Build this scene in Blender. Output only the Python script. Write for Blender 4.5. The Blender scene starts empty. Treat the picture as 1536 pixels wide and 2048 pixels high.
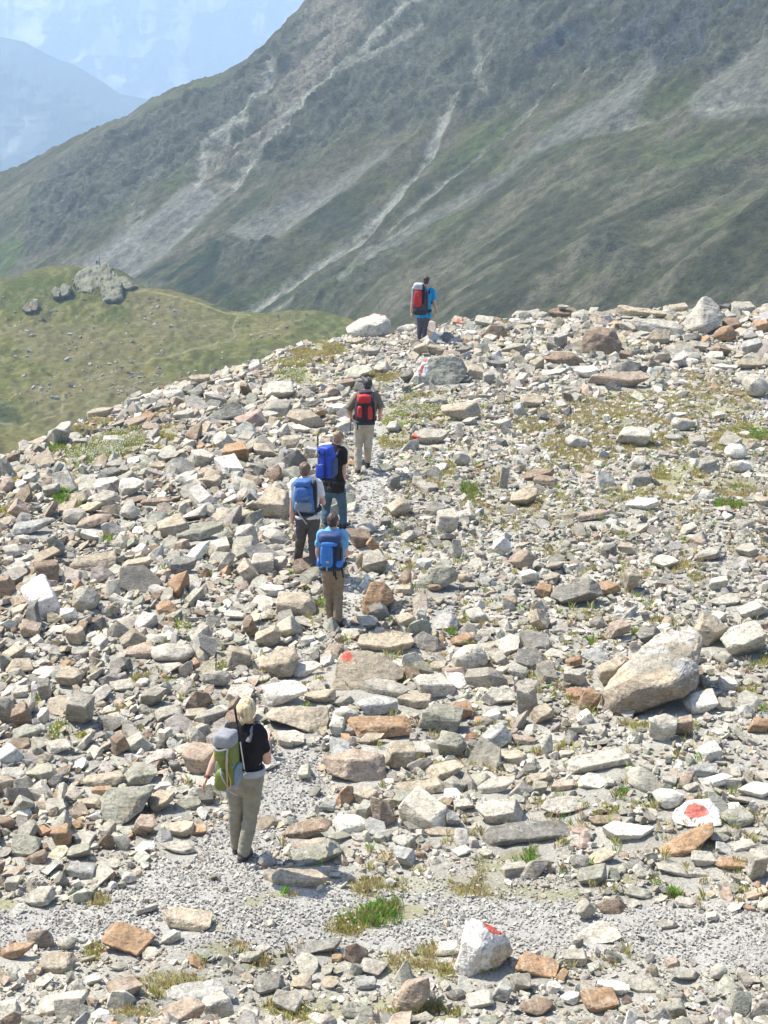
import bpy, bmesh, math, random
import numpy as np
from mathutils import Vector, Matrix, Euler
S = bpy.context.scene
COL = S.collection
rad = math.radians
# ------------------------------------------------------------------ camera
F = 3600.0; VH = 20.0; CZ = 9.0
PIT = math.atan((1024 - VH) / F)
cp, sp = math.cos(PIT), math.sin(PIT)
cam = bpy.data.cameras.new('camera'); cam.sensor_fit = 'VERTICAL'; cam.sensor_height = 24
cam.lens = F / 2048 * 24; cam.clip_start = 0.1; cam.clip_end = 60000
co = bpy.data.objects.new('camera', cam); COL.objects.link(co)
co.location = (0, 0, CZ); co.rotation_euler = (math.pi / 2 - PIT, 0, 0); S.camera = co

def tan_of(u, v):
    """ray slopes X/Y and Z/Y through a point of the view"""
    u = np.asarray(u, float); v = np.asarray(v, float)
    a = (1024 - v)
    Y = F * cp + a * sp; Z = -F * sp + a * cp
    return (u - 768) / Y, Z / Y
def at(u, v, Y):
    tx, tz = tan_of(u, v)
    return np.stack([tx * Y, np.broadcast_to(np.asarray(Y, float), np.shape(tx)), CZ + tz * Y], -1)
def proj(P):
    P = np.asarray(P, float); x = P[..., 0]; y = P[..., 1]; z = P[..., 2] - CZ
    d = y * cp - z * sp; up = y * sp + z * cp
    return 768 + F * x / d, 1024 - F * up / d

# ------------------------------------------------------------------ noise
def _h(i, j, k, s):
    n = (i * 73856093) ^ (j * 19349663) ^ (k * 83492791) ^ (s * 2654435)
    n = (n ^ (n >> 13)) * 1274126177
    n = n & 0x7fffffff
    n = ((n ^ (n >> 15)) * 2246822519) & 0x7fffffff
    return (n ^ (n >> 13)) & 0xffff
def vnoise(p, seed=0):
    """smooth value noise in -1..1 at points p (N,3)"""
    p = np.asarray(p, float); f = np.floor(p).astype(np.int64); t = p - f
    t = t * t * t * (t * (t * 6 - 15) + 10); r = 0
    for a in (0, 1):
        wa = t[..., 0] if a else 1 - t[..., 0]
        for b in (0, 1):
            wb = wa * (t[..., 1] if b else 1 - t[..., 1])
            for c in (0, 1):
                w = wb * (t[..., 2] if c else 1 - t[..., 2])
                r = r + w * (_h(f[..., 0] + a, f[..., 1] + b, f[..., 2] + c, seed) / 32767.5 - 1)
    return r
def fbm(p, o=4, seed=0, g=0.5, ridge=False):
    p = np.asarray(p, float); r = 0; a = 1; q = p; tot = 0
    for i in range(o):
        n = vnoise(q + 17.3 * i, seed + i)
        if ridge: n = 1 - 2 * np.abs(n)
        r = r + a * n; tot += a; a *= g; q = q * 2.03
    return r / tot
def xy3(x, y, z=0.0):
    x = np.asarray(x, float); y = np.asarray(y, float)
    return np.stack([x, y, np.zeros_like(x) + z], -1)
def sstep(a, b, x):
    t = np.clip((x - a) / (b - a), 0, 1); return t * t * (3 - 2 * t)
def inpoly(u, v, poly):
    r = np.zeros(np.shape(u), bool); n = len(poly)
    for i in range(n):
        x1, y1 = poly[i]; x2, y2 = poly[(i + 1) % n]
        if y1 == y2: continue
        c = ((y1 > v) != (y2 > v)) & (u < (x2 - x1) * (v - y1) / (y2 - y1) + x1)
        r ^= c
    return r
def dpoly(u, v, pts, closed=False):
    """distance to a polyline"""
    d = np.full(np.shape(u), 1e9); n = len(pts)
    for i in range(n if closed else n - 1):
        x1, y1 = pts[i]; x2, y2 = pts[(i + 1) % n]
        L = (x2 - x1) ** 2 + (y2 - y1) ** 2 + 1e-9
        t = np.clip(((u - x1) * (x2 - x1) + (v - y1) * (y2 - y1)) / L, 0, 1)
        d = np.minimum(d, np.hypot(u - x1 - t * (x2 - x1), v - y1 - t * (y2 - y1)))
    return d
def spoly(u, v, poly, soft):
    """soft mask of a polygon, 1 inside"""
    d = dpoly(u, v, poly, True); d = np.where(inpoly(u, v, poly), d, -d)
    return sstep(-soft, soft, d)

# ------------------------------------------------------------------ mesh and object helpers
def tag(o, label=None, cat=None, group=None, kind=None):
    if label: o['label'] = label
    if cat: o['category'] = cat
    if group: o['group'] = group
    if kind: o['kind'] = kind
    return o
def link(name, me, mat=None, parent=None):
    o = bpy.data.objects.new(name, me); COL.objects.link(o)
    if mat is not None:
        me.materials.clear(); me.materials.append(mat)
    if parent is not None: o.parent = parent
    return o
def np_mesh(name, V, Fc, cols=None, smooth=True):
    """V (n,3); Fc (m,k) index array of one polygon size"""
    me = bpy.data.meshes.new(name); V = np.asarray(V, np.float32); Fc = np.asarray(Fc, np.int32)
    m, k = Fc.shape
    me.vertices.add(len(V)); me.vertices.foreach_set('co', V.ravel())
    me.loops.add(m * k); me.loops.foreach_set('vertex_index', Fc.ravel())
    me.polygons.add(m); me.polygons.foreach_set('loop_start', np.arange(0, m * k, k, dtype=np.int32))
    me.polygons.foreach_set('use_smooth', np.full(m, smooth, bool))
    me.update(calc_edges=True)
    if cols is not None: set_col(me, cols)
    return me
def set_col(me, cols, name='col'):
    cols = np.asarray(cols, np.float32)
    if cols.ndim == 1: cols = np.tile(cols, (len(me.vertices), 1))
    a = me.color_attributes.get(name) or me.color_attributes.new(name, 'FLOAT_COLOR', 'POINT')
    full = np.ones((len(me.vertices), 4), np.float32); full[:, :3] = cols[:, :3]
    a.data.foreach_set('color', full.ravel())
def mesh_co(me):
    a = np.empty(len(me.vertices) * 3, np.float32); me.vertices.foreach_get('co', a); return a.reshape(-1, 3).astype(float)
def mesh_no(me):
    a = np.empty(len(me.vertices) * 3, np.float32); me.vertices.foreach_get('normal', a); return a.reshape(-1, 3).astype(float)
def set_co(me, V):
    me.vertices.foreach_set('co', np.asarray(V, np.float32).ravel()); me.update()
def grid_faces(nu, nv):
    i = np.arange(nu * nv).reshape(nv, nu)
    return np.stack([i[:-1, :-1], i[:-1, 1:], i[1:, 1:], i[1:, :-1]], -1).reshape(-1, 4)

# ------------------------------------------------------------------ materials
def new_mat(name):
    m = bpy.data.materials.new(name); m.use_nodes = True
    nt = m.node_tree; b = nt.nodes['Principled BSDF']
    return m, nt, b
def N(nt, typ, **kw):
    n = nt.nodes.new(typ)
    for k, v in kw.items():
        if k in n.inputs: n.inputs[k].default_value = v
        else: setattr(n, k, v)
    return n
def L(nt, a, b): nt.links.new(a, b)
def mixc(nt, fac, a, b, mode='MIX'):
    n = nt.nodes.new('ShaderNodeMix'); n.data_type = 'RGBA'; n.blend_type = mode
    for sock, val in ((n.inputs[0], fac), (n.inputs[6], a), (n.inputs[7], b)):
        if hasattr(val, 'is_linked'): L(nt, val, sock)
        elif isinstance(val, (int, float)): sock.default_value = val
        else: sock.default_value = (*val, 1)
    return n.outputs[2]
def ramp(nt, src, stops):
    r = nt.nodes.new('ShaderNodeValToRGB'); L(nt, src, r.inputs[0])
    e = r.color_ramp.elements
    while len(e) > len(stops): e.remove(e[-1])
    while len(e) < len(stops): e.new(0.5)
    for q, (p, c) in zip(e, stops):
        q.position = p; q.color = (c, c, c, 1) if isinstance(c, (int, float)) else (*c, 1)
    return r.outputs[0]
def noise(nt, scale, detail=4, rough=0.55, vec=None, stretch=None, rot=None, dist=0.0):
    n = N(nt, 'ShaderNodeTexNoise', Scale=scale, Detail=detail, Roughness=rough, Distortion=dist)
    t = nt.nodes.new('ShaderNodeTexCoord'); src = t.outputs['Object'] if vec is None else vec
    if stretch or rot:
        mp = N(nt, 'ShaderNodeMapping')
        if stretch: mp.inputs['Scale'].default_value = stretch
        if rot: mp.inputs['Rotation'].default_value = rot
        L(nt, src, mp.inputs['Vector']); src = mp.outputs[0]
    L(nt, src, n.inputs['Vector']); return n.outputs['Fac']
def bump(nt, b, h, strength, dist):
    n = N(nt, 'ShaderNodeBump', Strength=strength, Distance=dist); L(nt, h, n.inputs['Height']); L(nt, n.outputs[0], b.inputs['Normal'])

def rock_mat(name, k=1.0):
    m, nt, b = new_mat(name)
    at_ = N(nt, 'ShaderNodeAttribute', attribute_name='col')
    n1 = noise(nt, 5 * k, 6, 0.62)
    n2 = noise(nt, 34 * k, 5, 0.68)
    n3 = noise(nt, 9 * k, 4, 0.6, stretch=(1, 1, 5.5), rot=(0.35, 0.5, 0.2))
    c = mixc(nt, 1.0, at_.outputs['Color'], ramp(nt, n1, [(0.28, 0.66), (0.5, 1.0), (0.74, 1.2)]), 'MULTIPLY')
    c = mixc(nt, 1.0, c, ramp(nt, n2, [(0.3, 0.66), (0.52, 1.0), (0.75, 1.16)]), 'MULTIPLY')
    c = mixc(nt, 1.0, c, ramp(nt, n3, [(0.32, 0.74), (0.48, 1.0), (0.7, 1.1)]), 'MULTIPLY')
    # lichen flecks and rust stains with shapes of their own
    n4 = noise(nt, 13 * k, 3, 0.5)
    c = mixc(nt, ramp(nt, n4, [(0.60, 0.0), (0.68, 0.5)]), c, (0.10, 0.095, 0.07))
    n5 = noise(nt, 3.1 * k, 3, 0.5)
    c = mixc(nt, ramp(nt, n5, [(0.60, 0.0), (0.74, 0.30)]), c, (0.33, 0.24, 0.14))
    n6 = noise(nt, 2.6 * k, 4, 0.55, stretch=(1, 1, 3), rot=(0.7, 0.2, 0.9), dist=0.6)
    c = mixc(nt, ramp(nt, n6, [(0.478, 0.0), (0.497, 0.28), (0.516, 0.0)]), c, (0.60, 0.58, 0.53))
    vc = N(nt, 'ShaderNodeTexVoronoi', feature='DISTANCE_TO_EDGE', Scale=3.6 * k); tc_ = nt.nodes.new('ShaderNodeTexCoord')
    nd = N(nt, 'ShaderNodeTexNoise', Scale=5.0, Detail=3.0); L(nt, tc_.outputs['Object'], nd.inputs['Vector'])
    va = N(nt, 'ShaderNodeVectorMath', operation='MULTIPLY_ADD'); va.inputs[1].default_value = (.35, .35, .35); L(nt, nd.outputs['Color'], va.inputs[0]); L(nt, tc_.outputs['Object'], va.inputs[2]); L(nt, va.outputs[0], vc.inputs['Vector'])
    c = mixc(nt, ramp(nt, vc.outputs['Distance'], [(0.0, 0.55), (0.022, 0.0)]), c, (0.07, 0.065, 0.055))
    L(nt, c, b.inputs['Base Color']); b.inputs['Roughness'].default_value = 0.88
    b.inputs['Specular IOR Level'].default_value = 0.25
    mx = N(nt, 'ShaderNodeMath', operation='ADD'); L(nt, n2, mx.inputs[0]); L(nt, n3, mx.inputs[1])
    bump(nt, b, mx.outputs[0], 0.55, 0.02 / k)
    return m
M_ROCK = rock_mat('rock_surface')
M_SCREE = rock_mat('scree_surface', 1.3)

def attr_mat(name, rough=0.9, nsc=6.0, lo=0.75, hi=1.2, bsc=30, bst=0.3, bd=0.01, spec=0.2, stretch=None, nr=.6):
    m, nt, b = new_mat(name)
    a = N(nt, 'ShaderNodeAttribute', attribute_name='col')
    n1 = noise(nt, nsc, 6, nr, stretch=stretch)
    c = mixc(nt, 1.0, a.outputs['Color'], ramp(nt, n1, [(0.3, lo), (0.7, hi)]), 'MULTIPLY')
    L(nt, c, b.inputs['Base Color']); b.inputs['Roughness'].default_value = rough
    b.inputs['Specular IOR Level'].default_value = spec
    if bst: bump(nt, b, noise(nt, bsc, 5, 0.65, stretch=stretch), bst, bd)
    return m
def cloth(name, col, rough=0.85, nsc=9, lo=0.82, hi=1.12, bsc=45, bst=0.35, bd=0.006, spec=0.2, stretch=None):
    m, nt, b = new_mat(name)
    n1 = noise(nt, nsc, 4, 0.6, stretch=stretch)
    c = mixc(nt, 1.0, col, ramp(nt, n1, [(0.3, lo), (0.7, hi)]), 'MULTIPLY')
    L(nt, c, b.inputs['Base Color']); b.inputs['Roughness'].default_value = rough
    b.inputs['Specular IOR Level'].default_value = spec
    bump(nt, b, noise(nt, bsc, 3, 0.6, stretch=stretch), bst, bd)
    return m

# ------------------------------------------------------------------ near ground: a gently rolling boulder field
EDGE_PX = [(-700, 1320), (-300, 1080), (0, 938), (120, 884), (220, 830), (330, 782), (430, 762), (520, 736), (600, 706), (690, 676),
           (790, 668), (870, 664), (950, 652), (1100, 638), (1250, 634), (1400, 634), (1536, 632), (2300, 630)]
_e = []
for (u, v) in EDGE_PX:
    tx, tz = tan_of(u, v); Y = -CZ / tz; _e.append((float(tx * Y), float(Y)))
EX = np.array([p[0] for p in _e]); EY = np.array([p[1] for p in _e]) + 0.3
def ground(x, y):
    x = np.asarray(x, float); y = np.asarray(y, float)
    z = 0.16 * vnoise(xy3(x / 4.6 + 3, y / 5.5), 5) + 0.07 * vnoise(xy3(x / 1.7, y / 1.9 + 9), 6)
    z = z + np.clip(15 - y, 0, 30) * 0.49
    d = (y - np.interp(x, EX, EY)) * 0.85
    dd = np.clip(d, 0, None)
    z = z - np.where(dd < 3.4, 0.11 * dd * dd, 0.11 * 3.4 * 3.4 + 0.75 * (dd - 3.4))
    return z
def hit(u, v):
    """where the ray through (u, v) meets the near ground"""
    tx, tz = tan_of(u, v); Y = -CZ / tz
    for _ in range(12):
        g = ground(tx * Y, Y); Y = 0.5 * Y + 0.5 * np.clip((g - CZ) / tz, 5, 70)
    Y = np.minimum(Y, np.interp(tx * Y, EX, EY) + .5)
    return np.stack([tx * Y, Y, CZ + tz * Y], -1)
def pxm(Y): return F / np.asarray(Y, float) * cp   # pixels (full size) per metre, near enough
# ------------------------------------------------------------------ zones of the field, laid out on the ground
PATH_POLYS = [
    [(-300, 1830), (0, 1815), (180, 1795), (320, 1722), (410, 1668), (520, 1590), (545, 1500), (600, 1485), (650, 1500), (655, 1560), (640, 1610), (560, 1650),
     (530, 1735), (600, 1790), (800, 1745), (1000, 1765), (1250, 1810), (1560, 1812), (1900, 1830), (1900, 1960), (1536, 1950), (1250, 1900), (900, 1905), (640, 1890), (500, 1905), (300, 1895), (0, 1900), (-300, 1900)],
    [(590, 1285), (650, 1285), (690, 1262), (690, 1235), (660, 1190), (690, 1130), (700, 1060), (705, 960), (720, 940), (700, 860), (735, 850), (775, 760), (860, 700), (880, 702), (800, 775), (775, 850), (780, 930), (775, 1010), (730, 1060), (712, 1160), (720, 1250), (670, 1300), (600, 1310)],
    [(590, 1310), (650, 1300), (640, 1340), (600, 1330)],
]
# grass patches: u, v, half width, half height, kind, density.   kinds: g green, y yellow green, s straw, f green with white flowers
GRASS = [(775, 1820, 92, 17, 'g', 1.0), (692, 1852, 42, 20, 'y', 1.0), (740, 1838, 60, 16, 'g', .8), (850, 1768, 150, 20, 's', .35), (1000, 1780, 120, 16, 's', .5), (735, 1775, 30, 22, 's', .8),
         (815, 1928, 70, 20, 's', .7), (860, 1900, 26, 16, 's', .9), (890, 1940, 28, 14, 'y', .8), (850, 2025, 75, 24, 'y', .9), (780, 2015, 60, 28, 'y', .5), (655, 2015, 60, 30, 's', .5), (610, 2035, 50, 20, 'y', .6), (550, 2015, 30, 20, 'y', .5),
         (345, 1965, 75, 22, 's', .7), (310, 1990, 14, 12, 'y', 1.), (270, 2030, 60, 22, 's', .6), (190, 1905, 20, 20, 'y', .9), (450, 1895, 50, 16, 's', .6), (560, 1785, 40, 7, 'g', .7), (535, 1915, 40, 12, 's', .6),
         (195, 1800, 24, 14, 's', .9), (162, 1788, 9, 8, 'g', 1.), (12, 1805, 22, 12, 'y', .8), (420, 1850, 40, 14, 's', .35), (505, 1800, 14, 12, 'y', .9), (1095, 1793, 25, 11, 's', .9), (1140, 1790, 35, 10, 's', .8), (1255, 1755, 16, 14, 's', .7), (1348, 1790, 9, 6, 'g', .7),
         (1035, 1720, 40, 20, 'g', .8), (985, 1730, 40, 18, 's', .5), (515, 1925, 30, 12, 's', .5),
         (1290, 815, 190, 38, 's', .45), (1270, 812, 16, 14, 'y', 1.), (1230, 850, 190, 34, 's', .35), (1430, 800, 80, 40, 's', .5), (1500, 865, 50, 22, 'y', .7), (1520, 870, 30, 14, 'g', .8), (1440, 880, 60, 24, 's', .6), (1340, 880, 50, 14, 'y', .4), (1130, 840, 110, 30, 's', .35),
         (1360, 955, 60, 30, 'y', .7), (1340, 985, 50, 18, 's', .5), (1460, 975, 60, 26, 's', .6), (1460, 1010, 32, 9, 'g', .9), (1390, 1015, 40, 14, 's', .4), (1200, 890, 140, 26, 's', .45), (1155, 920, 70, 24, 's', .35), (1110, 1010, 60, 40, 's', .22), (1250, 990, 60, 30, 'y', .25),
         (937, 983, 17, 13, 'g', 1.), (885, 955, 30, 20, 's', .6), (890, 935, 18, 14, 'y', .6), (1000, 965, 18, 20, 's', .5), (1010, 1025, 40, 30, 's', .25), (960, 1010, 40, 20, 's', .3), (850, 1080, 30, 16, 'y', .3), (840, 1105, 18, 7, 'g', .6), (1100, 1100, 60, 20, 'y', .25), (1180, 1225, 50, 18, 'y', .4), (1182, 1284, 11, 8, 'g', .9), (1274, 1266, 8, 7, 'g', 1.), (1315, 1240, 12, 7, 'y', .7),
         (1350, 1130, 36, 14, 's', .7), (1395, 1160, 18, 16, 'y', .6), (1280, 1450, 26, 12, 'y', .6), (1145, 1405, 16, 14, 'y', .6), (1060, 1265, 14, 9, 'y', .8), (1500, 1385, 30, 18, 'y', .4), (1535, 1320, 14, 12, 'y', .8), (1243, 1588, 16, 7, 'g', .8), (1215, 1620, 30, 12, 'y', .5), (1285, 1560, 20, 10, 'y', .5), (1300, 1503, 16, 8, 'y', .5),
         (800, 840, 40, 40, 'f', .5), (835, 815, 44, 26, 'f', .5), (870, 830, 36, 20, 'y', .6), (790, 880, 36, 20, 'y', .6), (760, 760, 24, 12, 'y', .6), (770, 748, 30, 10, 's', .6), (880, 800, 40, 16, 'y', .4),
         (235, 885, 52, 26, 'f', 1.), (190, 905, 60, 22, 'f', .9), (150, 925, 40, 16, 'f', .6), (275, 865, 26, 12, 'g', .7), (160, 862, 36, 10, 's', .8), (115, 898, 20, 8, 'g', .7), (335, 865, 28, 22, 'y', .8), (310, 900, 24, 14, 'y', .6), (385, 862, 20, 8, 's', .7), (340, 825, 30, 10, 's', .5), (205, 845, 40, 10, 's', .6),
         (630, 705, 52, 14, 's', .9), (650, 690, 30, 12, 's', .9), (600, 725, 56, 14, 'y', .8), (585, 752, 44, 14, 'f', .8), (620, 760, 30, 14, 'y', .7), (560, 730, 26, 10, 'y', .5), (680, 700, 24, 10, 'y', .7),
         (127, 989, 19, 12, 'g', 1.), (118, 1005, 10, 10, 'g', .9), (165, 1008, 16, 7, 'f', .7), (8, 1025, 14, 14, 'y', .8), (90, 1020, 10, 6, 'y', .7), (150, 950, 14, 8, 'y', .6), (30, 962, 14, 7, 'y', .6), (215, 1080, 10, 8, 'g', .8), (360, 1255, 26, 14, 'f', .6), (430, 1330, 20, 12, 'f', 1.), (445, 1305, 14, 10, 'y', .6), (340, 1362, 10, 7, 'f', .9), (275, 1357, 14, 7, 'y', .6), (300, 1350, 12, 6, 'y', .6),
         (115, 1460, 20, 20, 'f', .8), (95, 1480, 18, 9, 'y', .8), (162, 1472, 10, 9, 'y', .7), (24, 1497, 9, 6, 'g', .8), (68, 1402, 8, 10, 'g', .8), (4, 1370, 6, 6, 'g', .8), (240, 1415, 16, 10, 's', .5), (638, 1218, 14, 14, 'g', 1.), (618, 1243, 10, 12, 'y', .8), (645, 1195, 8, 16, 'g', .6), (905, 1265, 8, 6, 'g', .8), (925, 1240, 10, 8, 'y', .7), (955, 1405, 10, 7, 'g', .8), (960, 1245, 10, 8, 'y', .5),
         (1370, 755, 70, 14, 's', .4), (1450, 760, 40, 10, 's', .6), (1255, 690, 40, 10, 'y', .4), (990, 640, 40, 8, 's', .7), (1180, 612, 60, 6, 's', .7), (1270, 612, 40, 5, 's', .6), (880, 700, 20, 6, 's', .3), (1340, 690, 40, 7, 's', .4), (1080, 700, 20, 6, 'y', .4)]
def grass_amount(u, v):
    r = np.zeros(np.shape(u))
    for (a, b, ru, rv, k, d) in GRASS:
        q = np.sqrt(((u - a) / (ru * 1.15)) ** 2 + ((v - b) / (rv * 1.15)) ** 2)
        r = np.maximum(r, d * (1 - sstep(0.55, 1.15, q)))
    return r
def path_amount(u, v, soft=14):
    r = np.zeros(np.shape(u))
    for p in PATH_POLYS: r = np.maximum(r, spoly(u, v, p, soft))
    return r
# the coarse scree: large stones crowd here, smaller ones elsewhere
COARSE = [[(-400, 1000), (200, 800), (560, 720), (720, 760), (700, 950), (640, 1280), (560, 1480), (380, 1660), (150, 1790), (-400, 1830)],
          [(560, 1270), (900, 1220), (1080, 1300), (1060, 1480), (1000, 1600), (900, 1700), (620, 1720), (660, 1480)],
          [(820, 640), (1700, 600), (1700, 740), (1250, 790), (1000, 760), (820, 730)],
          [(960, 1560), (1700, 1540), (1700, 1760), (1000, 1720)]]
def coarse_amount(u, v):
    r = np.zeros(np.shape(u))
    for p in COARSE: r = np.maximum(r, spoly(u, v, p, 40))
    return r

gx = np.arange(-22, 24.01, 0.085); gy = np.concatenate([np.arange(-2, 14, 0.25), np.arange(14, 70, 0.085)])
X, Y_ = np.meshgrid(gx, gy)
Z = ground(X, Y_)
P0 = np.stack([X, Y_, Z], -1); U, V = proj(P0)
far_ok = Y_ > 8
pa = np.where(far_ok, path_amount(U, V), 0); ga = np.where(far_ok, grass_amount(U, V), 0)
mic = fbm(xy3(X * 3.1, Y_ * 3.1), 3, 40) * 0.035 + fbm(xy3(X * 11, Y_ * 11), 2, 43) * 0.02
P0[..., 2] += mic * (1 - 0.55 * pa) - 0.015
nz = fbm(xy3(X * 1.3, Y_ * 1.3), 4, 31)[..., None]
base = np.array([0.35, 0.335, 0.285]) * (1 + 0.35 * nz)
grav = np.array([0.37, 0.358, 0.32]) * (1 + 0.18 * nz)
turf = np.array([0.26, 0.245, 0.12]) * (1 + 0.4 * nz)
gc = base + (grav - base) * pa[..., None]; gc = gc + (turf - gc) * np.clip(ga * 1.3, 0, 0.72)[..., None]
me = np_mesh('ground', P0.reshape(-1, 3), grid_faces(len(gx), len(gy)), gc.reshape(-1, 3))
M_GROUND = attr_mat('stony_ground', 0.95, 38, 0.6, 1.3, 70, 0.7, 0.02)
tag(link('ground', me, M_GROUND), kind='structure')

# ------------------------------------------------------------------ stone shapes
def rock_points(rng, kind):
    """corner points of one stone in a unit box"""
    if kind == 'b':
        p = [[(sx * .5) * rng.uniform(.5, 1), (sy * .5) * rng.uniform(.5, 1), (sz * .5) * rng.uniform(.55, 1)] for sx in (-1, 1) for sy in (-1, 1) for sz in (-1, 1)]
        p += [[rng.uniform(-.5, .5), rng.choice((-.5, .5)) * rng.uniform(.8, 1), rng.uniform(-.4, .4)] for _ in range(4)]
        p += [[rng.choice((-.5, .5)), rng.uniform(-.4, .4), rng.uniform(-.4, .4)] for _ in range(2)]
    elif kind == 's':
        n = rng.randint(5, 7); a0 = rng.uniform(0, 6.28); p = []
        tl = rng.uniform(-.25, .25)
        for i in range(n):
            a = a0 + 6.283 * (i + rng.uniform(-.3, .3)) / n; r = rng.uniform(.38, .55)
            x, y = r * math.cos(a), r * math.sin(a); g = rng.uniform(.75, .98)
            p.append([x, y, .5 - rng.uniform(0, .16) + tl * x]); p.append([x * g + rng.uniform(-.05, .05), y * g, -.5 + rng.uniform(0, .25)])
    elif kind == 'w':
        n = rng.randint(5, 6); a0 = rng.uniform(0, 6.28); p = []
        for i in range(n):
            a = a0 + 6.283 * (i + rng.uniform(-.25, .25)) / n; r = rng.uniform(.42, .55)
            p.append([r * math.cos(a), r * math.sin(a), -.5]); p.append([.92 * r * math.cos(a), .92 * r * math.sin(a), rng.uniform(-.35, -.05)])
        bx = rng.uniform(-.2, .2); wl = rng.uniform(.12, .3); wr = rng.uniform(.12, .3)
        p += [[bx - wl, rng.uniform(-.1, .25), .5], [bx + wr, rng.uniform(-.1, .25), .5 - rng.uniform(0, .25)]]
    else:
        p = []
        for i in range(20):
            z = 1 - 2 * (i + .5) / 20; a = i * 2.39996 + rng.uniform(-.25, .25); r = math.sqrt(max(0, 1 - z * z)); q = .5 * rng.uniform(.70, 1)
            p.append([q * r * math.cos(a), q * r * math.sin(a), q * z])
    P = np.array(p)
    if kind != 'r':
        P[:, 0] += rng.uniform(-.35, .35) * P[:, 2]; P[:, 1] += rng.uniform(-.3, .3) * P[:, 2]; P[:, 2] += rng.uniform(-.22, .22) * P[:, 0]
    P -= (P.max(0) + P.min(0)) / 2; P /= (P.max(0) - P.min(0)); return P
def hull(P, bev=0.0, seg=1):
    bm = bmesh.new()
    for q in P: bm.verts.new(q)
    r = bmesh.ops.convex_hull(bm, input=bm.verts[:])
    bmesh.ops.delete(bm, geom=[g for g in bm.verts if not g.link_faces], context='VERTS')
    bmesh.ops.dissolve_limit(bm, angle_limit=0.10, verts=bm.verts[:], edges=bm.edges[:])
    if bev > 0:
        bmesh.ops.bevel(bm, geom=bm.edges[:], offset=bev, offset_type='OFFSET', segments=seg, profile=0.6, affect='EDGES', clamp_overlap=True)
    bmesh.ops.triangulate(bm, faces=bm.faces[:])
    return bm
def bm_arrays(bm):
    bm.verts.index_update()
    V = np.array([v.co[:] for v in bm.verts]); Fc = np.array([[v.index for v in f.verts] for f in bm.faces]); bm.free(); return V, Fc

# palette of the stones
_w = (1.035, 1.0, .895)
PAL = {'g': (.355, .335, .29), 'l': (.47, .445, .39), 'W': (.64, .62, .57), 't': (.41, .35, .265), 'o': (.37, .235, .135), 'p': (.39, .305, .24),
       'k': (.27, .20, .145), 'd': (.20, .195, .18), 'n': (.295, .295, .245), 'B': (.37, .375, .365)}
PAL = {k: tuple((a + (sum(c) / 3 - a) * (.12 if k in 'ok' else .14)) * b for a, b in zip(c, _w)) for k, c in PAL.items()}
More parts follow.
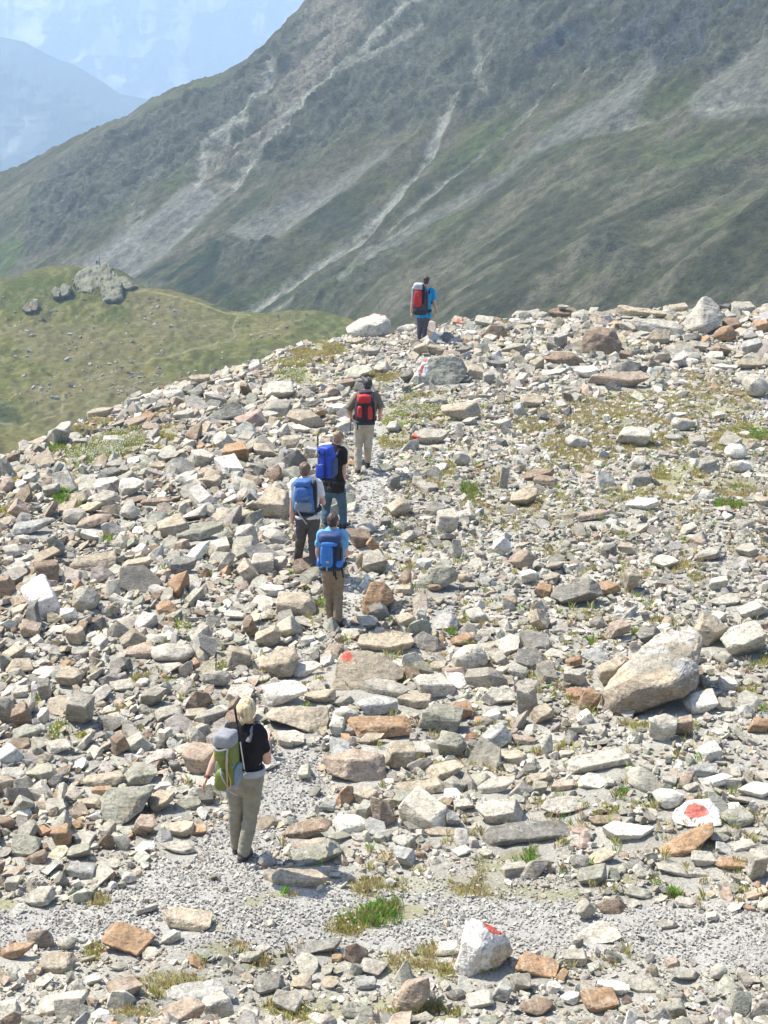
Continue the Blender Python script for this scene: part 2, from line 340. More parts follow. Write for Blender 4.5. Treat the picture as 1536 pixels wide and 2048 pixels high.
# ------------------------------------------------------------------ single stones, each built where it lies
# u v width height tilt shape colour  [@ = own label]
ROCKS = '''
447 825 75 33 -10 w d @ dark grey slanting slab near the skyline at the field's left edge
263 973 55 40 8 s W @ bright white flat plate on the left slope beside a smaller white shard
298 967 22 28 30 s W @ small white shard leaning beside the bright white flat plate
470 907 55 48 -20 b o @ rust coloured block with a pale block on its back on the left slope
450 882 50 42 -20 s l
493 875 35 24 0 b l
405 918 50 38 20 s l
337 910 45 28 -5 s l
313 932 42 18 -3 s t
423 960 40 36 0 b t
423 793 33 22 5 b l
492 778 25 28 -10 b k
200 822 55 25 -12 s t
272 797 38 17 -14 b g
347 790 45 28 -8 b l
367 830 45 22 -6 s l
398 758 45 18 6 s t
163 883 33 15 4 b g
227 878 42 18 -3 b l
60 957 35 25 -20 s l
22 930 40 17 -18 s B
103 980 36 30 -30 b g
213 997 60 35 -30 s g
160 995 38 25 -12 b t
313 1002 65 22 0 b k
220 947 45 28 -8 b d
187 957 35 18 -3 s l
233 927 45 20 -5 s g
735 648 92 46 -14 r l @ big pale rounded boulder on the brow with a red paint stroke on its top
879 743 116 64 4 b n @ large blue grey block painted with white and red trail flags
815 752 32 30 -25 s d
814 655 48 22 -18 w l
915 642 26 16 10 b p @ small pinkish rock on the brow with a red paint spot
969 643 40 26 0 b l
985 630 38 14 5 s k
989 665 55 28 -4 w k
927 702 42 20 0 s d
877 700 42 25 8 b t
842 698 30 30 -15 b t
739 702 45 20 -5 s g
712 682 45 16 -10 s t
764 735 35 30 -35 b l
559 782 60 38 -5 b l
555 817 60 35 5 b g
694 768 38 25 -8 b k
664 783 30 22 0 r p
625 807 38 17 -18 w d
612 837 85 40 5 s t @ wide flat tan slab left of the hiker with the red and black pack
670 817 50 25 4 s W
602 857 45 20 5 s W
689 855 40 32 -40 b l
579 883 38 28 0 b t
535 833 45 25 0 b l
859 872 86 34 -15 s g @ grey slab with a red paint dot at its left end
922 823 82 40 -14 s t
877 803 38 18 0 r g
952 742 55 35 6 b t
929 758 38 15 6 s d
977 755 26 27 0 b g
992 728 42 18 8 s d
939 843 32 18 -18 s l
1005 847 45 22 -10 s l
1204 683 100 58 4 w k @ brown fronted wedge shaped boulder with a black shadow under it
1407 633 88 76 -14 w l @ tall pointed pale boulder rising above the right skyline
1317 653 106 38 8 b l
1314 673 55 32 -5 w t
1449 668 48 36 10 r o @ rust coloured rounded boulder at the foot of the tall pointed pale boulder
1464 648 40 28 0 b k
1126 619 60 26 4 s k @ brown flat rock topped by a smaller stone on the skyline
1124 604 26 10 5 s g @ little stone lying on the brown flat skyline rock
1121 682 28 34 5 s B
1127 718 92 30 8 s k
1251 735 66 28 8 w d
1237 758 130 34 6 s p @ long low pinkish slab under the dark grey wedge on the right
1172 743 52 26 -3 s W
1509 772 56 50 5 r l @ pale lumpy boulder with a blackish left side at the right border
1397 693 45 25 6 s g
1507 693 45 38 -25 b B
1500 727 70 25 6 s t
1381 722 35 14 -5 r W
1487 617 50 30 0 b g
1524 653 35 30 -8 b o
1501 675 32 20 -15 s d
1064 802 50 28 5 b t
1039 818 26 32 0 b B
1267 873 76 40 -10 b l
1367 848 55 28 -6 r l
1154 883 50 30 0 r l
1347 875 40 18 0 b g
1434 830 35 20 -5 b l
1351 830 45 13 0 s W
1397 882 40 27 -15 b g
1041 757 30 28 0 b l
1044 623 42 22 0 r g
1081 620 30 20 -15 b g
1287 624 110 28 6 s t @ broad flat tan slab lying along the right skyline
1357 613 40 22 -6 b t
1251 710 28 22 0 b k
1441 700 45 28 12 b k
1227 773 38 20 0 w d
187 1043 76 32 -38 b p @ reddish brown elongated slab pointing up to the right on the left slope
347 1052 66 52 -10 b t @ tan block with a rust coloured left face on the left slope
400 1062 100 45 -25 s n @ long grey green slab slanting up beside the tan block with a rust face
67 1053 90 35 -12 s B
112 1093 40 45 -20 w n
187 1123 95 45 -12 b t
273 1127 70 36 -8 b t
93 1143 50 52 -15 b k
10 1173 45 50 -20 b k
43 1203 50 28 -5 b k
172 1197 58 58 -10 r g
137 1230 36 30 -10 b W
333 1215 46 33 -22 b o @ bright orange brown chunk amid grey stones on the left slope
180 1072 38 28 35 s W
150 1033 50 34 -5 r g
260 1025 45 32 -10 r l
25 1103 45 32 -5 b l
38 1017 50 45 -42 s p
453 1122 38 42 8 w g
497 1142 48 56 -25 b t
450 1080 32 45 -8 b n
493 1077 50 62 -10 b l
367 1130 55 40 -20 s d
62 1258 45 42 0 b p
150 1270 45 40 -20 s t
267 1277 56 45 -48 s t
107 1187 42 30 5 b t
473 1230 52 20 -3 s l
502 1253 35 50 -25 s k
755 1195 62 72 -8 b o @ large orange brown block right of the hiker in khaki trousers with a navy lidded pack
870 1157 98 50 -18 w n @ large grey green wedge on the slope right of the path
772 1133 40 28 -12 s W @ white flat stone lying right of the front hiker's outstretched hand
749 1123 52 55 -25 b g
895 1040 48 52 8 b l @ upright pale grey block alone on the gravelly right slope
869 1017 46 32 -15 w g
909 1097 33 40 -15 w l
1005 1093 40 42 -38 b W
799 1013 56 45 -22 b t
787 963 26 38 -5 b d
719 1077 55 40 5 b k
745 1090 28 36 -50 s o
732 1057 40 22 5 r l
769 1043 26 22 -15 b d
924 917 35 32 0 r l
1009 953 22 50 12 s g
552 1003 82 72 -12 b t @ large tan grey rock left of the hiker in the white t-shirt
549 1097 35 20 -15 r g
524 1127 50 45 -15 b l
560 1127 33 30 -15 b l
542 1180 60 25 5 s W
809 1152 30 32 12 w k
807 1178 42 22 0 b t
870 1175 36 15 2 r k
930 1157 33 22 -5 r p
722 1120 22 35 5 r t
819 1072 34 25 -35 s g
532 900 50 30 10 b t
1074 950 70 28 -38 s k @ brown slab tilted steeply up to the right on the gravel slope
1047 993 56 42 -35 s t
1091 963 50 28 0 b k
1187 1030 72 26 -14 s p @ pinkish orange low slab lying on gravel in the middle right
1209 958 42 38 8 w W
1274 925 42 30 0 b l
1281 957 46 36 -10 b g
1417 930 44 38 -8 b g
1471 903 48 34 -15 r W
1482 933 46 24 -10 r W
1284 1008 68 26 -14 s W
1217 1103 33 34 -10 b d
1257 1097 48 25 0 b t
1044 1120 56 45 -40 s p
1057 1153 35 32 -10 b W
1087 1180 40 33 5 b o
1154 1185 112 56 -14 b d @ big dark grey boulder in the middle right with small stones around it
1217 1177 52 30 -10 s o
1264 1160 38 52 15 b t
1331 1123 56 30 -8 s l
1414 1107 62 34 -12 b g
1377 1057 38 25 -12 b l
1494 1100 48 32 -18 s g
1524 1003 35 26 5 s t
1437 1167 40 30 -15 b l
160 1417 62 76 6 b g @ tall squarish grey block standing on the left slope
42 1432 44 62 -5 b k @ dark rust brown block at the left border
277 1300 64 40 -26 b p @ reddish brown smooth slab behind a wide pale grey rock on the left
347 1307 92 42 6 r l @ wide pale grey rock with a reddish slab behind its left end
280 1547 72 50 4 b n @ grey green squarish block left of the blond hiker
398 1517 68 72 -18 s p @ big flat pinkish slab just left of the blond hiker's arm
393 1467 40 50 0 w l
433 1357 62 32 0 r g
10 1420 42 56 0 b g
243 1370 50 30 -3 b g
140 1353 62 46 -8 b t
307 1393 56 45 -15 s g
337 1427 66 38 -10 b g
393 1427 50 24 2 b t
240 1487 42 55 -18 b k
207 1557 86 36 -16 b t
115 1493 60 35 0 b l
88 1380 30 50 -10 b g
40 1383 36 28 0 b l
57 1308 40 22 -10 b l
477 1313 50 50 0 b t
397 1403 56 40 12 w k
480 1387 62 42 -4 s l
25 1550 56 34 10 s l
205 1582 45 22 -14 b o
245 1607 100 78 -8 b n @ big squared grey green slab with a flat pale top left of the path
745 1348 160 74 4 b t @ large tan slab with an orange red paint dot near the path's middle
772 1283 116 50 -4 s t
590 1435 128 58 5 b t @ massive tan grey block with dark undercut behind the blond hiker
570 1388 92 56 -6 b W
612 1337 72 36 -4 s W @ white flat slab left of the rock with the orange red dot
560 1325 72 66 -10 b t
592 1207 80 52 4 b t @ tan grey block beside the path left of the front hiker's feet
855 1283 76 44 4 w d @ dark fronted grey block with a pale top right of the red dotted slab
940 1315 74 55 10 r l
884 1240 66 45 -28 s B @ pale blue grey flat slab right of the orange brown block
772 1375 106 42 2 s g
752 1411 86 42 6 b B @ blue grey wedge stone in the boulder heap below the red dotted slab
870 1372 86 50 14 b l
760 1455 136 50 -8 b o @ long orange brown rock across the boulder heap
742 1477 58 26 -10 s t
882 1437 96 70 8 b n @ big grey green boulder in the heap right of the long orange brown rock
923 1420 48 40 20 b o
992 1470 68 58 -35 s B
828 1402 70 30 0 s t
692 1430 58 30 -15 r l
685 1400 50 33 -22 s g
757 1223 44 42 -8 b d
735 1245 42 30 5 b l
810 1240 46 33 -15 b t
845 1233 22 32 0 b B
925 1278 52 30 -12 b o
955 1230 50 36 0 b l
872 1333 45 25 -10 b t
535 1273 55 48 -20 b t
577 1477 66 36 5 s l
640 1393 66 32 -18 b t
995 1393 76 40 10 s l
1300 1345 200 176 -30 b t @ huge brown grey boulder with a pale knobbed top on the right
1224 1343 60 58 -30 b t
1487 1278 96 78 -6 b l @ large smooth pale grey boulder at the right border
1421 1260 72 70 35 s t
1179 1398 46 52 10 b o @ orange block tucked against the left foot of the huge brown grey boulder
1237 1257 50 42 -10 b p
1067 1320 72 46 8 b d
1401 1402 76 52 -5 b W @ white craggy rock right of the huge brown grey boulder's foot
1451 1408 45 30 0 b g
1327 1455 60 60 10 s l
1367 1450 40 46 -12 b p
1517 1450 45 36 0 b o
1054 1400 46 66 -5 s g
1037 1343 46 36 20 b l
1147 1322 36 30 -10 b o
1096 1333 30 30 0 b k
1151 1353 50 40 5 b l
1077 1240 50 46 40 s t
1507 1220 72 40 -20 b l
1447 1200 66 28 0 s l
1297 1270 46 36 -20 b d
1067 1370 40 28 0 b g
1084 1427 52 46 0 b t
1457 1367 45 30 -5 b l
1050 1480 56 24 4 s p
320 1603 60 50 -25 s t
373 1608 56 32 -15 b n
290 1650 55 45 8 s p
47 1628 36 25 -8 s W @ small bright white squarish stone at the left border
13 1645 38 34 -12 b k
163 1740 62 38 5 b B
52 1693 66 50 -20 b n
123 1670 48 50 0 b o
157 1703 50 36 -28 s n
220 1728 46 25 -12 b l
80 1793 70 45 -25 s g
123 1760 32 35 -25 s d
258 1755 32 24 -18 r W
243 1685 38 34 -15 w l
213 1683 36 30 10 w k
357 1693 80 30 -5 s l
328 1670 38 40 5 w B
75 1713 46 33 -25 b k
360 1657 62 33 -5 s t
393 1660 42 26 -15 b o
25 1767 36 36 0 b g
709 1528 130 78 12 b p @ large pinkish brown angular slab right of the blond hiker's elbow
799 1510 66 56 5 b t
612 1657 104 50 -25 b k @ tan rock with brown underside on the gravel path's right edge
699 1650 72 46 5 b W
632 1707 106 60 -28 b n @ grey green lichened boulder leaning up to the right by the path
592 1755 132 40 -4 s t @ flat tan slab in front of the grey green lichened boulder
620 1690 76 32 -10 b p
765 1625 52 66 -30 w p
840 1573 100 42 4 b t
889 1540 86 46 -5 b t
829 1603 90 42 8 b n
655 1608 38 28 0 b B
732 1590 52 38 5 s t
675 1673 70 22 5 s n
809 1713 46 45 -8 b B
925 1702 42 25 -8 b W
927 1607 46 27 0 b l
889 1607 32 25 0 b k
905 1490 62 58 10 b n
577 1480 40 30 0 b l
902 1637 40 33 10 b B
879 1663 66 22 2 s t
839 1497 50 33 8 b l
992 1570 80 40 -22 s l
1000 1625 96 56 -5 b l
1059 1668 190 44 2 s d @ long low slab with a dark overhanging front above a grassy hollow
1134 1610 110 36 8 s l
1197 1520 136 54 -12 b l @ long pale squared slab slanting up to the right below the huge boulder
1394 1627 104 60 4 s W @ white painted rock with a big red dot on the right
1371 1683 122 56 -24 b o @ orange brown banded slab leaning below the white rock with a red dot
1471 1633 76 48 0 b n @ grey green block with a pale vein right of the white rock with a red dot
1337 1597 68 44 -8 r W
1184 1563 62 34 10 s W
1434 1560 66 32 -12 b W
1404 1540 66 30 8 s B
1512 1580 80 36 -10 s W
1257 1662 110 42 4 s W
1515 1727 48 70 0 b g
1461 1727 70 28 8 b o
1411 1717 62 32 12 b l
1367 1740 120 34 6 s l
1184 1748 62 44 -15 b n
1199 1715 72 34 -30 s t
1210 1640 70 22 -8 s k
1127 1570 50 26 -15 b p
1077 1557 50 28 -10 b t
1417 1503 56 46 0 b W
1481 1690 60 28 -10 b l
257 1880 112 72 8 b o @ large rock with a rust brown broken face near the bottom left
375 1838 106 52 8 b t @ low tan grey rock with a faint red paint streak at the gravel edge
393 1985 165 60 -22 s B @ long blue white slab slanting up to the right at the bottom left
363 2022 100 58 -25 b p
123 2005 112 60 -18 b l
35 1900 76 36 -20 s o
25 2020 60 40 0 b l
117 1925 76 45 -8 b t
188 1957 36 26 -5 b W
437 2010 66 60 -10 b l
133 1886 40 28 0 r g
200 2030 42 32 -30 b W
342 1873 42 30 -35 b l
233 1932 42 18 4 s g
962 1896 124 120 8 w W @ white painted pointed rock with a red stripe on its ridge
1075 1930 92 52 8 b o @ rusty orange jagged rock right of the white painted pointed rock
575 2003 66 52 12 b g
714 2020 68 42 6 b n
819 1993 86 78 -15 w p
637 1894 96 40 -22 b d
749 1934 60 38 5 b g
539 1969 60 46 -15 b d
602 1963 46 30 -10 b t
712 1909 50 46 -12 w k
892 1896 56 34 -8 b l
732 1966 46 30 0 b B
912 1989 44 26 6 r d
959 1999 60 40 -5 b l
1005 1983 40 40 8 b B
1199 2001 80 56 4 b o @ tan orange squared block at the bottom right
1074 2012 68 38 8 r k @ brownish grey rounded stone left of the tan orange squared block
1224 1814 66 36 10 w k @ red brown stone on the gravel at the lower right
1287 1969 78 46 8 b g @ grey block just right of the tan orange squared block
1364 1946 76 30 8 s g
1227 1976 66 34 12 s W
1142 1996 46 30 -15 s W
1107 1973 30 30 8 s W
1041 1966 42 40 0 b g
1171 1818 46 46 -40 s g
1277 1784 60 30 5 b n
1371 1804 46 26 15 b l
1331 1846 50 22 0 s g
1354 2016 40 46 -8 b n
1304 1939 28 32 10 w t
1437 1943 38 33 0 r l
1201 1866 92 50 -10 s l
1151 1916 50 40 -10 b g
1511 1786 50 28 -25 b p
'''
COLW = {'g': 'grey', 'l': 'pale grey', 'W': 'whitish', 't': 'tan', 'o': 'rust orange', 'p': 'pinkish brown', 'k': 'brown', 'd': 'dark grey', 'n': 'grey green', 'B': 'blue grey'}
SHPW = {'b': 'angular block', 's': 'flat slab', 'w': 'wedge shaped rock', 'r': 'rounded stone'}
EXTRA = {}   # own corner outlines for the stones everyone looks at, as (u, v, depth offset in px) points
EXTRA[(1300, 1345)] = [[(1202, 1393, -40), (1206, 1428, -60), (1243, 1437, -75), (1222, 1357, 5), (1262, 1318, 5), (1301, 1280, 30), (1324, 1263, 60), (1387, 1257, 80), (1404, 1273, 60), (1394, 1330, -10), (1394, 1367, -40), (1371, 1391, -70), (1307, 1410, -85), (1262, 1352, -60), (1330, 1300, -10), (1350, 1365, -88), (1250, 1390, -85), (1250, 1370, 90), (1370, 1370, 90), (1390, 1290, 120), (1290, 1330, 120), (1240, 1420, 60), (1320, 1400, 90)],
                       [(1340, 1342, -40), (1347, 1322, -22), (1372, 1315, -10), (1390, 1322, -10), (1396, 1336, -16), (1392, 1376, -46), (1360, 1388, -70), (1332, 1376, -64), (1362, 1334, -36), (1385, 1340, -30), (1370, 1345, 40), (1390, 1350, 40)]]
EXTRA[(962, 1896)] = [(932, 1836, 20), (962, 1838, 10), (990, 1866, 0), (1018, 1872, 20), (1028, 1905, 10), (1000, 1935, -20), (930, 1956, -40), (906, 1945, -30), (926, 1880, -25), (960, 1900, -50), (1000, 1910, 60), (930, 1900, 60), (985, 1868, 40)]
EXTRA[(879, 743)] = [(822, 765, -20), (830, 748, -22), (852, 716, 5), (905, 711, 15), (925, 716, 20), (936, 738, 15), (930, 758, -5), (905, 775, -25), (838, 772, -30), (815, 772, -20), (905, 725, 60), (850, 720, 60), (925, 745, 60), (830, 755, 60)]
EXTRA[(735, 648)] = [(690, 652, 0), (696, 668, -18), (710, 672, -20), (755, 670, -28), (778, 668, -10), (781, 640, 10), (772, 628, 20), (752, 624, 25), (718, 634, 10), (735, 645, -25), (770, 640, -8), (730, 640, 50), (770, 645, 55), (700, 650, 45), (752, 648, -30)]
EXTRA[(1407, 633)] = [(1364, 646, -10), (1372, 662, -30), (1410, 672, -40), (1436, 655, -25), (1449, 628, 0), (1430, 615, 10), (1424, 600, 20), (1412, 593, 20), (1404, 596, 10), (1392, 614, 0), (1375, 633, 0), (1405, 650, -45), (1420, 630, 60), (1390, 640, 60), (1432, 640, 50)]
EXTRA[(1204, 683)] = [(1155, 704, -20), (1172, 660, 0), (1194, 653, 15), (1210, 655, 15), (1228, 658, 10), (1246, 690, -5), (1236, 708, -20), (1190, 712, -28), (1172, 712, -28), (1215, 672, -22), (1225, 675, 50), (1175, 680, 50), (1195, 660, 45), (1190, 665, -15)]
EXTRA[(590, 1435)] = [(529, 1428, 0), (545, 1416, 10), (600, 1412, 25), (655, 1412, 20), (660, 1440, -10), (648, 1470, -35), (610, 1462, -45), (545, 1440, -30), (533, 1436, -20), (640, 1425, 70), (540, 1430, 60), (600, 1440, 80)]
EXTRA[(1059, 1668)] = [(962, 1668, -10), (985, 1650, 10), (1060, 1640, 30), (1120, 1640, 40), (1150, 1660, 10), (1152, 1674, -15), (1100, 1672, -40), (1040, 1684, -50), (985, 1698, -45), (966, 1690, -30), (1000, 1680, -55), (1130, 1655, 60), (990, 1660, 50)]
EXTRA[(709, 1528)] = [(644, 1514, 0), (705, 1496, 30), (722, 1504, 28), (768, 1510, 20), (774, 1560, -20), (755, 1572, -35), (718, 1560, -40), (690, 1558, -45), (655, 1548, -25), (700, 1520, -30), (760, 1540, 60), (660, 1520, 60), (735, 1520, -20)]
EXTRA[(1394, 1627)] = [(1344, 1635, -12), (1350, 1618, 5), (1375, 1602, 25), (1420, 1598, 30), (1440, 1620, 10), (1446, 1652, -30), (1420, 1655, -35), (1375, 1653, -35), (1352, 1648, -28), (1400, 1630, 70), (1435, 1640, 60)]
EXTRA[(1371, 1683)] = [(1312, 1700, -10), (1318, 1728, -30), (1342, 1725, -30), (1350, 1705, -35), (1428, 1655, 0), (1424, 1644, 15), (1400, 1650, 25), (1340, 1680, 20), (1428, 1668, -10), (1390, 1700, -35), (1420, 1650, 60), (1330, 1690, 60)]
EXTRA[(245, 1607)] = [(205, 1590, 10), (215, 1575, 25), (245, 1570, 40), (308, 1573, 35), (300, 1590, 10), (285, 1622, -20), (245, 1650, -45), (207, 1640, -35), (203, 1615, -15), (283, 1590, -5), (290, 1600, 60), (215, 1600, 60)]
EXTRA[(755, 1195)] = [(724, 1222, -15), (728, 1200, -15), (742, 1164, 10), (768, 1162, 12), (786, 1185, 5), (787, 1202, -5), (760, 1203, -20), (742, 1228, -28), (726, 1229, -25), (780, 1190, 45), (735, 1195, 45), (765, 1215, 30)]
EXTRA[(745, 1348)] = [(666, 1362, -20), (672, 1322, 10), (688, 1300, 30), (720, 1294, 45), (770, 1310, 40), (815, 1340, 20), (806, 1358, -5), (740, 1364, -30), (718, 1390, -45), (680, 1392, -45), (664, 1382, -35), (700, 1320, 10), (790, 1350, 70), (690, 1340, 70)]

def paint_mask(u, v, shape):
    q = np.stack([u / 5, v / 5, u * 0], -1); u = u + .5 * fbm(q, 3, 61); v = v + .5 * fbm(q, 3, 66)
    if shape[0] == 'e':
        _, a, b, ru, rv = shape; return np.hypot((u - a) / ru, (v - b) / rv) < 1 + 0.10 * np.sin(3 * np.arctan2(v - b, u - a) + 1) + .06 * np.sin(7 * np.arctan2(v - b, u - a))
    return inpoly(u, v, shape[1])
RED = (.66, .10, .055); WHITE = (.80, .78, .74)
PAINT = {(745, 1348): [(('e', 694, 1312, 10.5, 11.5), (.62, .13, .085))],
         (1394, 1627): [(('e', 1394, 1625, 52, 30), WHITE), (('e', 1391, 1622, 24, 15), (.66, .15, .10))],
         (962, 1896): [(('e', 962, 1896, 90, 90), (.73, .69, .61)), (('e', 1012, 1915, 34, 26), (.52, .42, .28)), (('p', [(961, 1836), (972, 1838), (1008, 1862), (1006, 1870), (985, 1868), (972, 1856)]), RED)],
         (879, 743): [(('p', [(828, 751), (838, 731), (857, 731), (850, 753)]), WHITE), (('p', [(836.5, 751), (842, 731), (849.5, 731), (842, 751)]), RED),
                      (('p', [(841, 729), (847, 714), (860, 713), (854, 728)]), WHITE), (('p', [(845, 725), (848.5, 716), (857, 715), (852, 723)]), RED)],
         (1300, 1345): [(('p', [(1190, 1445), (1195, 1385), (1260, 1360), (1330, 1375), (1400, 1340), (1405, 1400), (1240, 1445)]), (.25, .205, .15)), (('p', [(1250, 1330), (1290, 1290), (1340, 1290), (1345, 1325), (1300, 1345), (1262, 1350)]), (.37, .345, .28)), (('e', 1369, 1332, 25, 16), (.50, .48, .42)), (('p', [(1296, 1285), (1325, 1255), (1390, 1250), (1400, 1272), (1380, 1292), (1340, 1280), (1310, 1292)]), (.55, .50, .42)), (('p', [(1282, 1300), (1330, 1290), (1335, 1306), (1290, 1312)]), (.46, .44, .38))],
         (735, 648): [(('p', [(752, 634), (758, 622), (778, 622), (774, 634)]), (.6, .56, .53)), (('p', [(758, 632), (762, 625), (775, 625), (770, 631)]), RED)],
         (915, 642): [(('e', 918, 641, 4.5, 4.5), RED)],
         (859, 872): [(('e', 830, 874, 6, 7), RED)],
         (375, 1838): [(('p', [(350, 1802), (372, 1808), (374, 1815), (352, 1810)]), (.50, .20, .14))]}

def build_rock(name, P, size, px, mat, col, rng, paint=None, rounded=False, rough=1.0):
    """P: world corner points. returns the linked object"""
    if isinstance(P, list):   # several lumps of one rock
        parts = [build_rock(None, q, size * .6, px, mat, col, rng, paint, rounded, rough) for q in P]; off = np.cumsum([0] + [len(q[0]) for q in parts])
        V2 = np.concatenate([q[0] for q in parts]); Fc = np.concatenate([q[1] + o for q, o in zip(parts, off)]); c = np.concatenate([q[2] for q in parts])
        o = V2.mean(0); o[2] = V2[:, 2].min(); me = np_mesh(name, V2 - o, Fc, c); me.set_sharp_from_angle(angle=rad(24)); ob = link(name, me, mat); ob.location = o
        return ob
    Lm = px * 3.6            # edge length in metres: about four picture points
    bm = hull(P, bev=size * (0.09 if rounded else 0.026), seg=2 if rounded else 1)
    if paint: Lm *= 0.55
    for _ in range(7):
        es = [e for e in bm.edges if e.calc_length() > Lm]
        if not es or len(bm.verts) > 7000: break
        bmesh.ops.subdivide_edges(bm, edges=es, cuts=1); bmesh.ops.triangulate(bm, faces=[f for f in bm.faces if len(f.verts) > 3])
    bm.normal_update()
    Nn = np.array([v.normal[:] for v in bm.verts]); V, Fc = bm_arrays(bm)
    sd = rng.randint(0, 9999)
    q = V / size
    d = fbm(q * 2.2, 3, sd, 0.5) * 0.045 + fbm(q * 7, 3, sd + 7, 0.55, ridge=True) * 0.016
    ax = np.array([rng.uniform(-.6, .6), rng.uniform(-.3, .3), 1]); ax /= np.linalg.norm(ax)
    s = (q @ ax) * rng.uniform(5, 11) + fbm(q * 1.7, 3, sd + 3) * 2.6
    d = d + (0.004 if paint else 0.006) * np.clip(np.abs((s % 1) - .5) * 4 - 1, -1, 1) * (vnoise(np.stack([s * 0 + np.floor(s), s * 0, s * 0 + sd % 97], -1), 3))
    V2 = V + Nn * (d * size * rough)[:, None]
    c = np.array(col) * (1 + 0.16 * fbm(q * 1.7, 3, sd + 11))[:, None] * np.array([1, 1, 1])
    tint = np.clip(fbm(q * 2.6, 3, sd + 15) * 2.2 - .5, 0, 1)[:, None]
    c = c * (1 - .28 * tint) + .28 * tint * np.array([.36, .25, .15]) * (np.mean(col) / .33)
    if paint:
        u, v = proj(V2)
        for shp, pc in paint:
            m = paint_mask(u, v, shp) & (Nn[:, 1] < 0.55)
            ch = sstep(-.9, -.5, fbm(q * 16, 3, 5))[:, None] * (.93 if pc[0] > .5 else .8)
            c[m] = (c * (1 - ch) + ch * np.array(pc) * (1 + .10 * fbm(q * 9, 2, 4))[:, None])[m]
    o = P.mean(0); o[2] = P[:, 2].min()
    if name is None: return V2, Fc, c
    me = np_mesh(name, V2 - o, Fc, c)
    me.set_sharp_from_angle(angle=rad(24))
    ob = link(name, me, mat); ob.location = o
    return ob
def fit_box(P, u, v, w, h):
    """nudge world points so that their outline spans the wanted box"""
    for _ in range(3):
        a, b = proj(P); s = F * cp / P[:, 1].mean()
        kx = w / (a.max() - a.min()); kz = h / (b.max() - b.min())
        c = P.mean(0); P = c + (P - c) * np.array([kx, min(1.0, max(.75, kz)) , kz])
        a, b = proj(P)
        P = P + np.array([(u - (a.max() + a.min()) / 2) / s, 0, -(v - (b.max() + b.min()) / 2) / s])
    return P
ROCK_OBJ = []    # (object, u, v, w, h, colour, shape, label, point)
OCC = []         # footprints: x, y, radius
_rows = []
for ln in ROCKS.strip().splitlines():
    head, _, lab = ln.partition('@'); f = head.split()
    _rows.append((-(1e6 if lab else 0) - float(f[2]) * float(f[3]), f, lab))
_rows.sort(key=lambda r: r[0])
GAPS = []
SMALL = []       # past three hundred: these join the loose scree
for _k, (_a, f, lab) in enumerate(_rows):
    u, v, w, h, ang = map(float, f[:5]); kd, cc = f[5:7]
    rng = random.Random(int(u * 7 + v * 13))
    key = (int(u), int(v))
    vb = v + h * (.42 if key in EXTRA else .49)
    g = hit(u, min(vb, 2400)); Yc = float(g[1]); ppm = float(pxm(Yc)) ; px = 1 / ppm
    if key in EXTRA:
        XX = EXTRA[key]; XX = XX if isinstance(XX[0], list) else [XX]; E = np.array(sum(XX, []), float); Yq = Yc + 0.25 * w * px + E[:, 2] * px
        P = np.array([at(a, b, y) for a, b, y in zip(E[:, 0], E[:, 1], Yq)])
    else:
        W = w * px; dep = math.atan2(CZ, Yc)
        D = W * (rng.uniform(.75, 1.05) if w < 1.9 * h else rng.uniform(.5, .7))
        D = min(D, 1.5 * h * px)
        Hh = max((h * px - .75 * D * math.sin(dep)) / math.cos(dep), .35 * h * px)
        P = rock_points(rng, kd) * np.array([W, D, Hh])
        if kd != 'r':
            R = (Matrix.Rotation(rad(ang), 3, 'Y') @ Matrix.Rotation(rad(rng.uniform(4, 26)), 3, 'X') @ Matrix.Rotation(rad(rng.uniform(-25, 25)), 3, 'Z'))
            P = P @ np.array(R).T
        P = P + at(u, v, Yc + D * .5)
        P = fit_box(P, u, v, w, h)
    size = (w * h) ** .5 * px
    # set it down if nothing is under it
    lo_ = P[:, 2] < P[:, 2].min() + .35 * (P[:, 2].max() - P[:, 2].min())
    gap = (P[lo_, 2] - ground(P[lo_, 0], P[lo_, 1])).min() + .02
    if gap > 0 and key not in ((1124, 604),): P[:, 2] -= min(gap, .5); GAPS.append((round(gap, 2), key))
    col = np.array(PAL[cc]) * rng.uniform(.9, 1.12)
    nm = None if _k >= 300 else 'boulder' if w * h > 5200 else 'rock'
    if key in EXTRA and len(XX) > 1: P = np.split(P, np.cumsum([len(q) for q in XX])[:-1])
    ob = build_rock(nm, P, size, px, M_ROCK, col, rng, PAINT.get(key), kd == 'r', 1.35 if key == (1300, 1345) else 1.0)
    P = np.concatenate(P) if isinstance(P, list) else P
    c = P.mean(0)
    OCC.append((c[0], c[1], .5 * w * px))
    if nm is None: SMALL.append(ob); continue
    ROCK_OBJ.append([ob, u, v, w, h, cc, kd, lab.strip(), c])
_k = {(int(r[1]), int(r[2])): r[0] for r in ROCK_OBJ}
_lo, _hi = _k[(1126, 619)], _k[(1124, 604)]
_hi.location.x = _lo.location.x - .02; _hi.location.y = _lo.location.y; _hi.location.z = _lo.location.z + float(mesh_co(_lo.data)[:, 2].max()) - .035
print('gaps', sorted(GAPS)[-25:])
print('single stones', len(ROCK_OBJ))
